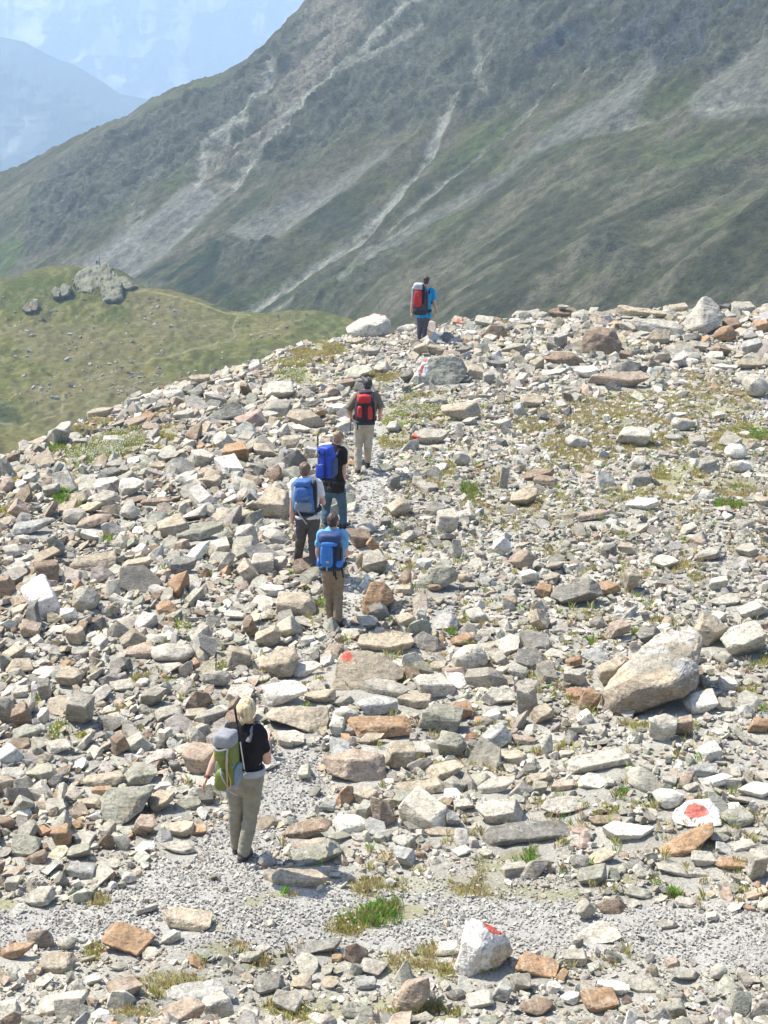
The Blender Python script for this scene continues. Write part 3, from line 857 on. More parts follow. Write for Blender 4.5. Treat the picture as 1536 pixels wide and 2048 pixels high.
# ------------------------------------------------------------------ the loose scree: too many stones to count, one object
def variants(n, lo, seed):
    out = []
    for i in range(n):
        rng = random.Random(seed + i); kd = rng.choice('bbssssssswwwr')
        P = rock_points(rng, kd) * np.array([1, rng.uniform(.6, .95), {'b': rng.uniform(.45, .75), 's': rng.uniform(.14, .32), 'w': rng.uniform(.4, .65), 'r': rng.uniform(.5, .75)}[kd]])
        bm = hull(P, 0 if lo else .018, 1)
        if not lo:
            for _ in range(3):
                es = [e for e in bm.edges if e.calc_length() > .2]
                if not es: break
                bmesh.ops.subdivide_edges(bm, edges=es, cuts=1); bmesh.ops.triangulate(bm, faces=[f for f in bm.faces if len(f.verts) > 3])
            bm.normal_update(); Nn = np.array([v.normal[:] for v in bm.verts])
        V, Fc = bm_arrays(bm)
        if not lo: V = V + Nn * (fbm(V * 2.5, 3, seed + i) * .045)[:, None]
        out.append((V, Fc))
    return out
VHI = variants(44, False, 100); VLO = variants(36, True, 900)
rs = np.random.RandomState(11)
# candidates in decreasing size, packed on a raster of the ground
x0, x1, y0, y1, cs = -21.0, 23.0, 11.0, 60.0, 0.02
occ = np.zeros((int((y1 - y0) / cs), int((x1 - x0) / cs)), bool)
def disc(r):
    k = max(1, int(r / cs)); a = np.arange(-k, k + 1); return (a[:, None] ** 2 + a[None] ** 2) <= k * k, k
def mark(x, y, r):
    m, k = disc(r); i = int((y - y0) / cs); j = int((x - x0) / cs)
    a0, a1, b0, b1 = max(i - k, 0), min(i + k + 1, occ.shape[0]), max(j - k, 0), min(j + k + 1, occ.shape[1])
    if a1 > a0 and b1 > b0: occ[a0:a1, b0:b1] |= m[a0 - i + k:a1 - i + k, b0 - j + k:b1 - j + k]
for (x, y, r) in OCC: mark(x, y, r * .98); mark(x, y - .55 * r, r * .80)
FEET = []
placed = []
def scatter(n, rlo, rhi, gap, fn, power=2.2, ya=14, yb=60):
    """n tries with radii between rhi and rlo, large first; fn gives the chance of a stone by zone"""
    r = (rlo ** -power + rs.rand(n) * (rhi ** -power - rlo ** -power)) ** (-1 / power); r = np.sort(r)[::-1]
    y = np.sqrt(rs.rand(n) * (yb ** 2 - ya ** 2) + ya ** 2); x = (rs.rand(n) - .5) * 2 * (y * .225 + 4.2)
    P = np.stack([x, y, ground(x, y)], -1); u, v = proj(P); z = fn(u, v, r); d = (y - np.interp(x, EX, EY))
    ok = (rs.rand(n) < z) & (d < 2.2) & (x > x0) & (x < x1)
    for i in np.nonzero(ok)[0]:
        a, b = int((y[i] - y0) / cs), int((x[i] - x0) / cs); k = max(0, int(r[i] * gap / cs))
        if occ[max(a - k, 0):a + k + 1:max(1, k), max(b - k, 0):b + k + 1:max(1, k)].any(): continue
        mark(x[i], y[i], r[i] * gap); placed.append((x[i], y[i], P[i, 2], r[i], u[i], v[i]))
def zone_big(u, v, r):
    c = coarse_amount(u, v); p = path_amount(u, v, 20); g = grass_amount(u, v)
    return (r * 3550 / np.maximum(9 * 3600 / (v - 20), 12) < 46) * np.where(r > .16, .03 + .97 * c, .25 + .75 * c) * (1 - p) * (1 - np.clip(1.6 * g, 0, 1))
def zone_mid(u, v, r):
    p = path_amount(u, v, 34); g = grass_amount(u, v); return (np.where(r > .075, .28, .62) + np.where(r > .075, .72, .38) * coarse_amount(u, v)) * (1 - .97 * p) * (1 - np.clip(1.4 * g, 0, .95))
def zone_small(u, v, r):
    p = path_amount(u, v, 34); g = grass_amount(u, v); return (1 - np.where(r > .03, .96, .75) * p) * (1 - np.clip(1.0 * g, 0, .8))
scatter(8500, .13, .30, .60, zone_big, 2.6)
scatter(21000, .08, .145, .68, zone_mid)
scatter(80000, .045, .09, .74, zone_mid)
scatter(155000, .024, .048, .78, zone_small)
scatter(300000, .0085, .022, .80, lambda u, v, r: np.maximum(path_amount(u, v, 40), .35 * (v > 1700)) * (.25 + .75 * sstep(-.45, -.05, vnoise(xy3(u / 38, v / 16), 91))) * (1 - grass_amount(u, v)), 1.9, 14.6, 25.5)
scatter(90000, .013, .028, .75, lambda u, v, r: np.maximum(path_amount(u, v, 40), .35 * (v > 1700)) * (.25 + .75 * sstep(-.45, -.05, vnoise(xy3(u / 38, v / 16), 91))) * (1 - grass_amount(u, v)), 1.3, 25.5, 50)
pl = np.array(placed); print('loose stones', len(pl))
def tints(n, u, v, seed):
    r2 = np.random.RandomState(seed); keys = 'glWtopkdnB'
    left = np.clip(1 - (u - 100) / 900, 0, 1)[:, None]; low = sstep(1650, 1850, v)[:, None]; top = (1 - sstep(700, 900, v))[:, None]
    wl = np.array([.27, .24, .04, .17, .035, .07, .05, .05, .07, .02]); wr = np.array([.34, .30, .07, .07, .010, .02, .014, .05, .07, .04])
    w = wl * left + wr * (1 - left); w = w * (1 - .5 * low) + .5 * low * np.array([.40, .30, .08, .06, .01, .02, .01, .06, .03, .03])
    w = w * (1 - .4 * top) + .4 * top * np.array([.26, .34, .05, .20, .02, .05, .03, .03, .02, 0])
    cum = np.cumsum(w / w.sum(1, keepdims=True), 1); k = (r2.rand(n)[:, None] > cum).sum(1).clip(0, 9)
    c = np.array([PAL[q] for q in keys])[k]
    return c * r2.uniform(.76, 1.18, (n, 1)) * r2.uniform(.96, 1.04, (n, 3))
def eul(n, r2, tilt):
    a = r2.uniform(0, 6.283, n); t = np.abs(r2.normal(0, tilt, n)); b = r2.uniform(0, 6.283, n)
    def rz(q):
        z = np.zeros((n, 3, 3)); z[:, 0, 0] = np.cos(q); z[:, 0, 1] = -np.sin(q); z[:, 1, 0] = np.sin(q); z[:, 1, 1] = np.cos(q); z[:, 2, 2] = 1; return z
    x = np.zeros((n, 3, 3)); x[:, 0, 0] = 1; x[:, 1, 1] = np.cos(t); x[:, 1, 2] = -np.sin(t); x[:, 2, 1] = np.sin(t); x[:, 2, 2] = np.cos(t)
    return rz(b) @ x @ rz(a)
def merge_stones(pl, name, seed, cols, lo_px):
    r2 = np.random.RandomState(seed); n = len(pl); Rm = eul(n, r2, .36); ppm = pxm(pl[:, 1])
    hi = pl[:, 3] * 2 * ppm > lo_px
    aa = r2.normal(-.26, .18, n) * np.clip((900 - pl[:, 4]) / 700, 0, 1) if pl.shape[1] > 5 else np.zeros(n)
    ry = np.zeros((n, 3, 3)); ry[:, 0, 0] = np.cos(aa); ry[:, 0, 2] = np.sin(aa); ry[:, 1, 1] = 1; ry[:, 2, 0] = -np.sin(aa); ry[:, 2, 2] = np.cos(aa); Rm = ry @ Rm
    ab = r2.normal(.24, .22, n) if pl.shape[1] > 5 else np.zeros(n); rx = np.zeros((n, 3, 3)); rx[:, 0, 0] = 1; rx[:, 1, 1] = np.cos(ab); rx[:, 1, 2] = -np.sin(ab); rx[:, 2, 1] = np.sin(ab); rx[:, 2, 2] = np.cos(ab); Rm = rx @ Rm
    VV, FF, CC = [], [], []; off = 0
    for vs, sel in ((VHI, np.nonzero(hi)[0]), (VLO, np.nonzero(~hi)[0])):
        which = r2.randint(0, len(vs), len(sel))
        for k, (V, Fc) in enumerate(vs):
            ii = sel[which == k]
            if not len(ii): continue
            s = (pl[ii, 3] * 2.2)[:, None] * r2.uniform(.82, 1.25, (len(ii), 3))
            W = np.einsum('nij,nkj->nki', Rm[ii], V[None] * s[:, None, :])
            lowz = W[:, :, 2].min(1); hgt = W[:, :, 2].max(1) - lowz
            W = W + pl[ii, :3][:, None, :]
            W[:, :, 2] -= (lowz + np.where(pl[ii, 3] < .03, .55, .30) * hgt)[:, None]
            m = len(V)
            VV.append(W.reshape(-1, 3)); FF.append((Fc[None] + off + m * np.arange(len(ii))[:, None, None]).reshape(-1, 3)); off += m * len(ii)
            CC.append(np.repeat(cols[ii], m, 0))
    return VV, FF, CC, off
big = pl[:, 3] > .034
VV, FF, CC, off = merge_stones(pl[big], 'scree', 5, tints(big.sum(), pl[big, 4], pl[big, 5], 21), 11)
for V, Fc, c in SMALL:
    VV.append(V); FF.append(Fc + off); CC.append(c); off += len(V)
me = np_mesh('scree', np.concatenate(VV), np.concatenate(FF), np.concatenate(CC), smooth=False)
tag(link('scree', me, M_SCREE), kind='stuff')
gt = tints((~big).sum(), pl[~big, 4], pl[~big, 5], 22); onp = path_amount(pl[~big, 4], pl[~big, 5])[:, None]; lum = gt.mean(1, keepdims=True)
gt = gt * (1 - .8 * onp) + .8 * onp * (np.array([.385, .37, .33]) * (.65 + .35 * lum / .37))
VV, FF, CC, off = merge_stones(pl[~big], 'gravel', 6, gt, 11)
me = np_mesh('gravel', np.concatenate(VV), np.concatenate(FF), np.concatenate(CC), smooth=False)
M_GRAVEL = attr_mat('gravel_surface', .92, 30, .7, 1.2, 0, 0)
tag(link('gravel', me, M_GRAVEL), kind='stuff')

# ------------------------------------------------------------------ grass, moss and small flowers
GV, GF, GC = [], [], []; FV, FF2, FC = [], [], []
r3 = np.random.RandomState(3)
GCOL = {'g': (.18, .36, .05), 'y': (.42, .41, .12), 's': (.48, .43, .19), 'f': (.34, .44, .10)}
def add_blades(x, y, kind, hgt):
    n = len(x); z = ground(x, y) + .005
    nb = 8
    bx = np.repeat(x, nb) + r3.normal(0, .022, n * nb); by = np.repeat(y, nb) + r3.normal(0, .022, n * nb); bz = np.repeat(z, nb)
    h = np.repeat(hgt, nb) * r3.uniform(.55, 1.25, n * nb); a = r3.uniform(0, 6.283, n * nb); le = r3.uniform(.1, .75, n * nb) * h
    wd = r3.uniform(.003, .007, n * nb)
    p0 = np.stack([bx - wd * np.sin(a), by + wd * np.cos(a), bz - .01], -1); p1 = np.stack([bx + wd * np.sin(a), by - wd * np.cos(a), bz - .01], -1)
    p2 = np.stack([bx + .35 * le * np.cos(a) + wd * .7 * np.sin(a), by + .35 * le * np.sin(a) - wd * .7 * np.cos(a), bz + .6 * h], -1)
    p3 = np.stack([bx + le * np.cos(a), by + le * np.sin(a), bz + h], -1)
    base = sum(len(q) for q in GV); i = base + 4 * np.arange(n * nb)
    GV.append(np.stack([p0, p1, p2, p3], 1).reshape(-1, 3)); GF.append(np.concatenate([np.stack([i, i + 1, i + 2], -1), np.stack([i, i + 2, i + 3], -1)]))
    c = np.array([GCOL[k] for k in kind]); c = c * r3.uniform(.7, 1.3, (n, 1)); sw = (r3.rand(n) < .3)[:, None]
    c = np.where(sw, np.array([.46, .36, .19]) * r3.uniform(.7, 1.2, (n, 1)), c); rd = (r3.rand(n) < .07)[:, None]; c = np.where(rd, np.array([.36, .20, .13]), c)
    GC.append(np.repeat(np.repeat(c, nb, 0) * r3.uniform(.8, 1.2, (n * nb, 1)), 4, 0))
for (a, b, ru, rv, k, dn) in GRASS:
    g0 = hit(a, b); Y = g0[1]; ppm = float(pxm(Y)); dep = CZ / Y
    ax = ru / ppm; ay = rv / ppm / dep
    n = int(np.clip(dn * ax * ay * 3.14 * 640, 16, 8000))
    t = r3.uniform(0, 6.283, n); q = np.sqrt(r3.rand(n)) * r3.uniform(.75, 1.15, n)
    x = g0[0] + ax * q * np.cos(t); y = g0[1] + ay * q * np.sin(t)
    keep = vnoise(xy3(x * 2.2, y * 2.2), 77) > (-.35 if dn > .7 else .0); x, y = x[keep], y[keep]
    if not len(x): continue
    add_blades(x, y, [k] * len(x), np.clip(r3.uniform(.03, .085, len(x)), 0, .2) * (1.15 if k == 'g' else .72))
    if k in 'fy':
        m = max(2, int(len(x) * (.55 if k == 'f' else .14))); j = r3.randint(0, len(x), m)
        fx = x[j] + r3.normal(0, .03, m); fy = y[j] + r3.normal(0, .03, m); fz = ground(fx, fy) + r3.uniform(.05, .1, m)
        rr = r3.uniform(.008, .017, m); fo = sum(len(q_) for q_ in FV); ring = []
        tl = r3.uniform(-.5, .5, m)
        for s in range(6):
            an = s * 6.283 / 6; ring.append(np.stack([fx + rr * np.cos(an), fy + rr * np.sin(an), fz + tl * rr * np.sin(an)], -1))
        ring.append(np.stack([fx, fy, fz + .006], -1)); ring.append(np.stack([fx, fy, fz - .02], -1))
        FV.append(np.stack(ring, 1).reshape(-1, 3)); i = fo + 8 * np.arange(m)
        for s in range(6):
            FF2.append(np.stack([i + s, i + (s + 1) % 6, i + 6], -1)); FF2.append(np.stack([i + (s + 1) % 6, i + s, i + 7], -1))
        FC.append(np.repeat(np.where((r3.rand(m) < .75)[:, None], (.80, .80, .72), (.72, .62, .12)), 8, 0))
# thin lone tufts among the stones
n = 2600; y = r3.uniform(16, 50, n); x = (r3.rand(n) - .35) * y * .44; P = np.stack([x, y, ground(x, y)], -1); u, v = proj(P)
ok = (path_amount(u, v) < .3) & (r3.rand(n) < np.where((u > 750) & (v > 780), .8, .25)) & (y - np.interp(x, EX, EY) < 0)
x, y = x[ok], y[ok]; x = np.repeat(x, 3) + r3.normal(0, .05, 3 * len(x)); y = np.repeat(y, 3) + r3.normal(0, .05, 3 * len(y))
add_blades(x, y, list(r3.choice(list('yyysssg'), len(x))), r3.uniform(.05, .11, len(x)))
M_GRASS = attr_mat('grass_blade', .8, 3, .85, 1.1, 0, 0)
_t = M_GRASS.node_tree; _b = _t.nodes['Principled BSDF']; _tr = _t.nodes.new('ShaderNodeBsdfTranslucent'); _ms = _t.nodes.new('ShaderNodeMixShader'); _ms.inputs[0].default_value = .45
L(_t, _b.inputs['Base Color'].links[0].from_socket, _tr.inputs[0]); L(_t, _b.outputs[0], _ms.inputs[1]); L(_t, _tr.outputs[0], _ms.inputs[2]); L(_t, _ms.outputs[0], _t.nodes['Material Output'].inputs[0])
tag(link('grass', np_mesh('grass', np.concatenate(GV), np.concatenate(GF), np.concatenate(GC)), M_GRASS), kind='stuff')
tag(link('wild_flowers', np_mesh('wild_flowers', np.concatenate(FV), np.concatenate(FF2), np.concatenate(FC)), M_GRASS), kind='stuff')
# ------------------------------------------------------------------ the valley side opposite
def blend(c, col, m, k=1.0):
    return c + (np.array(col) - c) * np.clip(m * k, 0, 1)[..., None]
TOP = [(-450, 540), (-200, 440), (0, 346), (60, 322), (100, 297), (150, 272), (200, 250), (255, 230), (300, 200), (350, 172), (400, 156), (445, 147), (480, 125), (520, 95), (560, 55), (600, 12), (640, -40), (700, -120), (800, -240), (1000, -420), (1300, -560), (2000, -700)]
us = np.concatenate([np.arange(-430, -20, 10), np.arange(-20, 1560, 2.2), np.arange(1560, 1990, 10)])
nr = 330; tt = np.linspace(0, 1, nr)
vt = np.interp(us, *zip(*TOP)) + 2.5 * vnoise(xy3(us / 17, us * 0), 3) + 1.5 * vnoise(xy3(us / 5, us * 0), 4)
vb = 770.0
# rows crowd into the part one can see
fr = .14 * np.clip((-30 - vt[None]) / 300, 0, 1) + 1e-6; vs = np.maximum(vt[None], -30)
Vg = np.where(tt[:, None] < fr, vt[None] + (vs - vt[None]) * tt[:, None] / fr, vs + (vb - vs) * (tt[:, None] - fr) / (1 - fr))
Ug = np.broadcast_to(us[None], Vg.shape)
tx, tz = tan_of(Ug, Vg)
CP = 430.0
Yb = -CP / (tz - .62 * (.866 * tx + .5))
SH = [(1700, 160), (1536, 235), (1400, 262), (1200, 300), (1050, 350), (900, 425), (780, 470), (690, 530), (560, 640)]
shl = np.interp(Ug, [p[0] for p in SH[::-1]], [p[1] for p in SH[::-1]])
Yb = Yb * (1 - .10 * sstep(-20, 260, Vg - shl) * sstep(560, 900, Ug))
P = np.stack([tx * Yb, Yb, CZ + tz * Yb], -1)
nrm = np.array([-.62 * .866, -.62 * .5, 1]); nrm /= np.linalg.norm(nrm)
cd_ = np.array([.5, -.866, 0]); fd = np.array([-.866, -.5, -.62]); fd /= np.linalg.norm(fd)
s = P @ cd_; t = P @ fd
st = lambda a, b, o=0: np.stack([s / a + o, t / b + o, s * 0 + o], -1)
m = lambda poly, soft=8: spoly(Ug, Vg, poly, soft)
wob = 9 * fbm(st(26, 40, 3), 3, 60); wob2 = 9 * fbm(st(26, 40, 31), 3, 63)
Uw = Ug + wob * 1.4; Vw = Vg + wob2
mw = lambda poly, soft=9: spoly(Uw, Vw, poly, soft)
ln = lambda pts, w: 1 - sstep(.35 * w, w, dpoly(Ug + wob * .5, Vg + wob2 * .5, pts))
scree = np.maximum.reduce([
    mw([(148, 535), (230, 485), (330, 420), (395, 372), (420, 385), (450, 398), (400, 440), (340, 500), (268, 560), (150, 575)]),
    mw([(455, 475), (560, 415), (640, 370), (770, 295), (790, 330), (700, 400), (590, 455), (500, 490)]) * .8,
    mw([(850, 455), (930, 400), (1030, 320), (1140, 245), (1180, 215), (1310, 140), (1325, 170), (1270, 275), (1180, 290), (1060, 318), (960, 390)]) * .75,
    mw([(1380, 220), (1430, 165), (1560, 85), (1560, 225), (1480, 245), (1400, 250)]) * .7,
    mw([(700, 520), (800, 460), (1000, 345), (1060, 325), (960, 400), (840, 470), (740, 535)]) * .6])
chute = np.maximum.reduce([
    ln([(395, 385), (430, 315), (500, 250), (560, 150)], 13) * .9, ln([(470, 375), (560, 285), (640, 200), (740, 110), (880, 0), (960, -70)], 11), ln([(600, 240), (690, 170), (770, 120), (850, 60)], 8) * .6,
    ln([(480, 625), (620, 530), (700, 480), (800, 385), (850, 320), (900, 245), (990, 120)], 10), ln([(520, 625), (700, 520), (830, 440)], 8) * .7,
    ln([(770, 450), (900, 350), (1000, 275), (1120, 175), (1230, 110)], 9) * .75, ln([(690, 575), (770, 500)], 9) * .5, ln([(980, 200), (960, 160), (970, 90)], 10) * .4,
    ln([(240, 500), (290, 400), (330, 350)], 6) * .3, ln([(190, 540), (250, 480), (290, 430)], 8) * .5, ln([(560, 160), (540, 190)], 6) * .5, ln([(1180, 300), (1330, 250), (1536, 210)], 7) * .4])
pale = np.maximum.reduce([mw([(395, 385), (430, 330), (480, 300), (560, 215), (620, 70), (640, 0), (760, 0), (720, 90), (650, 190), (560, 285), (460, 395)], 18), mw([(655, 60), (665, 18), (690, 12), (680, 60)], 6)])
crag = np.maximum.reduce([
    mw([(60, 420), (110, 330), (300, 215), (430, 160), (520, 110), (600, 20), (700, -40), (1700, -300), (1700, 60), (1400, 170), (1330, 190), (1150, 190), (1010, 230), (960, 235), (800, 250), (690, 290), (560, 350), (400, 350), (310, 400), (190, 480), (60, 520)], 26),
    mw([(430, 500), (520, 470), (560, 500), (520, 560), (440, 560)], 16) * .8, mw([(570, 600), (740, 480), (800, 520), (700, 640)], 22) * .7, mw([(1160, 520), (1220, 480), (1290, 500), (1240, 545)], 18) * .6, mw([(1380, 350), (1500, 340), (1536, 380), (1420, 390)], 18) * .4])
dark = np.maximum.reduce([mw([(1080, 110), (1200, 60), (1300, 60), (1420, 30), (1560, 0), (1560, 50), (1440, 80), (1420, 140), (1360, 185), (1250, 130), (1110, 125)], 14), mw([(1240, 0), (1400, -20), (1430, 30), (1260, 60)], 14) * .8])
shrub = np.maximum.reduce([mw([(275, 560), (330, 525), (400, 490), (440, 470), (450, 520), (430, 570), (480, 600), (440, 615)], 10), mw([(430, 460), (520, 380), (560, 375), (470, 440)], 8) * .8, mw([(440, 610), (500, 590), (540, 600), (500, 640)], 10) * .7, mw([(600, 440), (680, 400), (760, 420), (700, 470), (620, 480)], 14) * .6, mw([(1170, 480), (1260, 460), (1300, 520), (1200, 520)], 16) * .6, mw([(960, 575), (1060, 555), (1080, 580), (970, 595)], 9) * .7, mw([(1390, 550), (1480, 540), (1536, 590), (1400, 600)], 18) * .5])
green = np.maximum.reduce([mw([(865, 345), (920, 280), (1010, 225), (1030, 235), (1000, 270), (880, 345)], 12), mw([(1265, 215), (1330, 185), (1400, 190), (1420, 215), (1300, 240)], 12) * .6, mw([(0, 560), (0, 505), (40, 480), (62, 500), (30, 545)], 10) * 1.2, mw([(320, 400), (350, 365), (410, 320), (400, 345), (345, 400)], 9), mw([(440, 620), (560, 560), (620, 540), (520, 640)], 14) * .7, mw([(1230, 310), (1536, 280), (1536, 320), (1300, 335)], 16) * .6, mw([(870, 330), (1000, 310), (1230, 300), (1000, 345)], 12) * .5, mw([(1380, 440), (1450, 400), (1500, 440), (1420, 480)], 18) * .5, mw([(820, 480), (900, 440), (1000, 430), (900, 480)], 14) * .5, mw([(300, 215), (400, 158), (445, 150), (440, 175), (350, 215), (280, 240)], 10) * .8, mw([(560, 640), (680, 560), (800, 500), (760, 560), (620, 650)], 12) * .5])
top_fade = sstep(0, 70, Vg - vt[None])
rk = crag * (1 - scree)
D = 9 * fbm(st(75, 420, 5), 3, 70, ridge=True) + 3 * fbm(st(30, 60, 7), 3, 73) + rk * (12 * fbm(st(26, 62, 9), 5, 76, .60, ridge=True) + 3.0 * fbm(st(9, 10, 2), 3, 80, .6, ridge=True)) - 2.5 * chute + (1 - scree * .8) * 1.5 * fbm(st(6, 8, 1), 4, 84, .6)
D = D + (Ug > 700) * sstep(700, 1000, Ug) * sstep(0, 120, Vg - shl) * 4.5 * fbm(st(45, 70, 8), 3, 90)
P = P + nrm * (D * (.12 + .88 * top_fade))[..., None]
n1 = fbm(st(40, 130, 4), 4, 100); n2 = fbm(st(9, 30, 6), 4, 104); n3 = fbm(st(4, 10, 6), 3, 108); n4 = fbm(st(2.0, 3.0, 3), 2, 112)
c = np.array([.105, .105, .045]) * (1 + .5 * n1 + .3 * n2)[..., None]
c = blend(c, (.185, .155, .115), sstep(.0, .30, n1 * .5 + n2 * .7), .75)
c = blend(c, (.19, .17, .115), sstep(-10, 60, Vg - shl) * sstep(650, 800, Ug) * sstep(-.22, .18, n2 + .6 * n1 + .3 * n3), .75)
c = blend(c, (.155, .155, .135), rk, .82 * (.55 + .45 * sstep(-.3, .2, n2 + .4 * n3)))
c = blend(c, (.06, .068, .03), rk * sstep(.05, .3, n2), .75)
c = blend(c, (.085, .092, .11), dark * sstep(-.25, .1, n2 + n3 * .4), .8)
c = blend(c, (.31, .27, .225), pale * (1 - scree), .85 * sstep(-.5, .15, n2 + n3 * .5))
c = blend(c, (.018, .036, .014), shrub * sstep(-.25, .05, n2 + .3 * n3), .9)
c = blend(c, (.10, .14, .028), green * sstep(-.45, .05, n2), .85)
c = blend(c, (.275, .265, .25), scree, .95 * (.75 + .25 * sstep(-.2, .2, n2)))
c = blend(c, (.42, .40, .36), chute * sstep(-.9, -.1, n2 + n3), .85)
c = c * np.clip(1 + .34 * n3 + .3 * n4 + .25 * rk * n2, .3, 2)[..., None] * np.array([.54, .57, .50])
# the far side of the crest, so that the ridge is solid
back = [P]; bc = [c]; top = P[0:1]
for k in range(1, 6):
    q = top.copy(); q[..., 1] += 90 * k; q[..., 0] += 40 * k; q[..., 2] -= 25 * k * k; back.insert(0, q); bc.insert(0, c[0:1])
P2 = np.concatenate(back); C2 = np.concatenate(bc)
M_MTN = attr_mat('mountain_slope', .95, .22, .45, 1.55, .6, 1.0, 2.4, nr=.72)
me = np_mesh('mountainside', P2.reshape(-1, 3), grid_faces(len(us), P2.shape[0]), C2.reshape(-1, 3))
tag(link('mountainside', me, M_MTN), kind='structure')

# ------------------------------------------------------------------ grassy hill with a knoll on the left, a few hundred metres off
HT = [(-500, 600), (-200, 570), (0, 556), (35, 556), (50, 545), (90, 533), (130, 531), (175, 534), (215, 534), (250, 556), (275, 575), (330, 580), (370, 591), (420, 610), (455, 624), (520, 627), (580, 622), (640, 622), (700, 640), (800, 680), (1000, 700), (1300, 705)]
uh = np.concatenate([np.arange(-480, -20, 12), np.arange(-20, 720, 2.0), np.arange(720, 1300, 12)])
vth = np.interp(uh, *zip(*HT)) + 1.2 * vnoise(xy3(uh / 9, uh * 0), 8)
th = np.concatenate([np.linspace(0, .40, 210), np.linspace(.405, 1, 40)])
Vh = vth[None] + (1500 - vth[None]) * th[:, None]; Uh = np.broadcast_to(uh[None], Vh.shape)
tx, tz = tan_of(Uh, Vh); vflat = 640.0
t0 = tan_of(Uh, Vh * 0 + vflat)[1]
Yh = np.where(Vh > vflat, 118 / -tz, 118 / -t0 + (118 / -tz - 118 / -t0) * .45)
P = np.stack([tx * Yh, Yh, CZ + tz * Yh], -1)
hx = lambda a, o=0: xy3(P[..., 0] / a + o, P[..., 1] / (a * 2.2) + o)
tf = sstep(0, 40, Vh - vth[None])
P[..., 2] += tf * (2.2 * fbm(hx(28), 3, 120) + .5 * fbm(hx(7), 3, 123) + .9 * fbm(hx(3, 4), 2, 126))
n1 = fbm(hx(22, 1), 4, 130); n2 = fbm(hx(6, 2), 3, 134); n3 = fbm(hx(2.0, 5), 2, 138)
c = np.array([.145, .16, .04]) * (1 + .45 * n1 + .3 * n2 + .25 * n3)[..., None]
c = blend(c, (.20, .165, .09), sstep(-.1, .3, n1 + .4 * n2), .55)
c = blend(c, (.09, .12, .025), np.maximum.reduce([spoly(Uh + 14 * n2, Vh + 14 * n1, q, 14) for q in ([(0, 560), (60, 545), (160, 545), (150, 600), (80, 640), (0, 600)], [(230, 600), (260, 590), (270, 640), (200, 640)], [(540, 630), (680, 630), (690, 665), (600, 650)])]), .75)
c = blend(c, (.19, .17, .115), np.maximum.reduce([spoly(Uh + 20 * n2, Vh + 14 * n1, q, 24) for q in ([(270, 585), (440, 625), (470, 670), (330, 690), (240, 640)], [(40, 660), (180, 640), (330, 700), (200, 740), (60, 720)], [(50, 770), (220, 740), (360, 780), (200, 840), (60, 860)])]), .6)
c = blend(c, (.055, .075, .02), spoly(Uh + 8 * n2, Vh + 6 * n1, [(-60, 795), (20, 800), (50, 828), (20, 850), (-60, 850)], 8), .85)  # shade of the hollow at far left, painted in as darker green
tr = [[(250, 584), (290, 581), (340, 590), (400, 607), (450, 626), (500, 630)], [(476, 632), (465, 655), (472, 667), (440, 684), (350, 704), (270, 720)], [(125, 785), (124, 815), (110, 828), (40, 846), (-60, 850)], [(600, 640), (560, 655), (500, 668)]]
c = blend(c, (.36, .34, .30), np.maximum.reduce([1 - sstep(.7, 2.2, dpoly(Uh, Vh, q)) for q in tr]) * sstep(-.6, 0, n3 + .3), .7)
c = blend(c, (.30, .285, .24), sstep(.2, .36, n3 + .5 * n2), .3)
c = c * np.array([.56, .535, .32])
back = [P]; bc = [c]
for k in range(1, 6):
    q = P[0:1].copy(); q[..., 1] += 26 * k; q[..., 2] -= 4 * k * k; back.insert(0, q); bc.insert(0, c[0:1])
P2 = np.concatenate(back); C2 = np.concatenate(bc)
M_HILL = attr_mat('alpine_turf', .95, .4, .55, 1.45, .9, .8, .5, nr=.78)
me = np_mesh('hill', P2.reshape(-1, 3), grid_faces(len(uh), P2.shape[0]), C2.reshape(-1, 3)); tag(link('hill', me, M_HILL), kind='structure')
# stones strewn over the hill
r4 = np.random.RandomState(8); n = 9000
iu = r4.randint(40, len(uh) - 50, n); iv = r4.randint(4, 150, n)
q = P[iv, iu]; dens = sstep(-.05, .3, n1[iv, iu] + .5 * n2[iv, iu]); ok = r4.rand(n) < .05 + .35 * dens
q = q[ok]; rr = .22 * (1 - r4.rand(len(q))) ** (-1 / 2.6); rr = np.clip(rr, .2, .85)
jit = r4.normal(0, 1.2, (len(q), 2)); q = q + np.concatenate([jit, jit[:, :1] * 0], 1)
cols = np.array([.25, .24, .20]) * r4.uniform(.75, 1.3, (len(q), 1))
VV, FF, CC, off = merge_stones(np.concatenate([q, rr[:, None]], 1), 'hill_stones', 9, cols, 1e9)
tag(link('hill_stones', np_mesh('hill_stones', np.concatenate(VV), np.concatenate(FF), np.concatenate(CC), smooth=False), M_SCREE), kind='stuff')
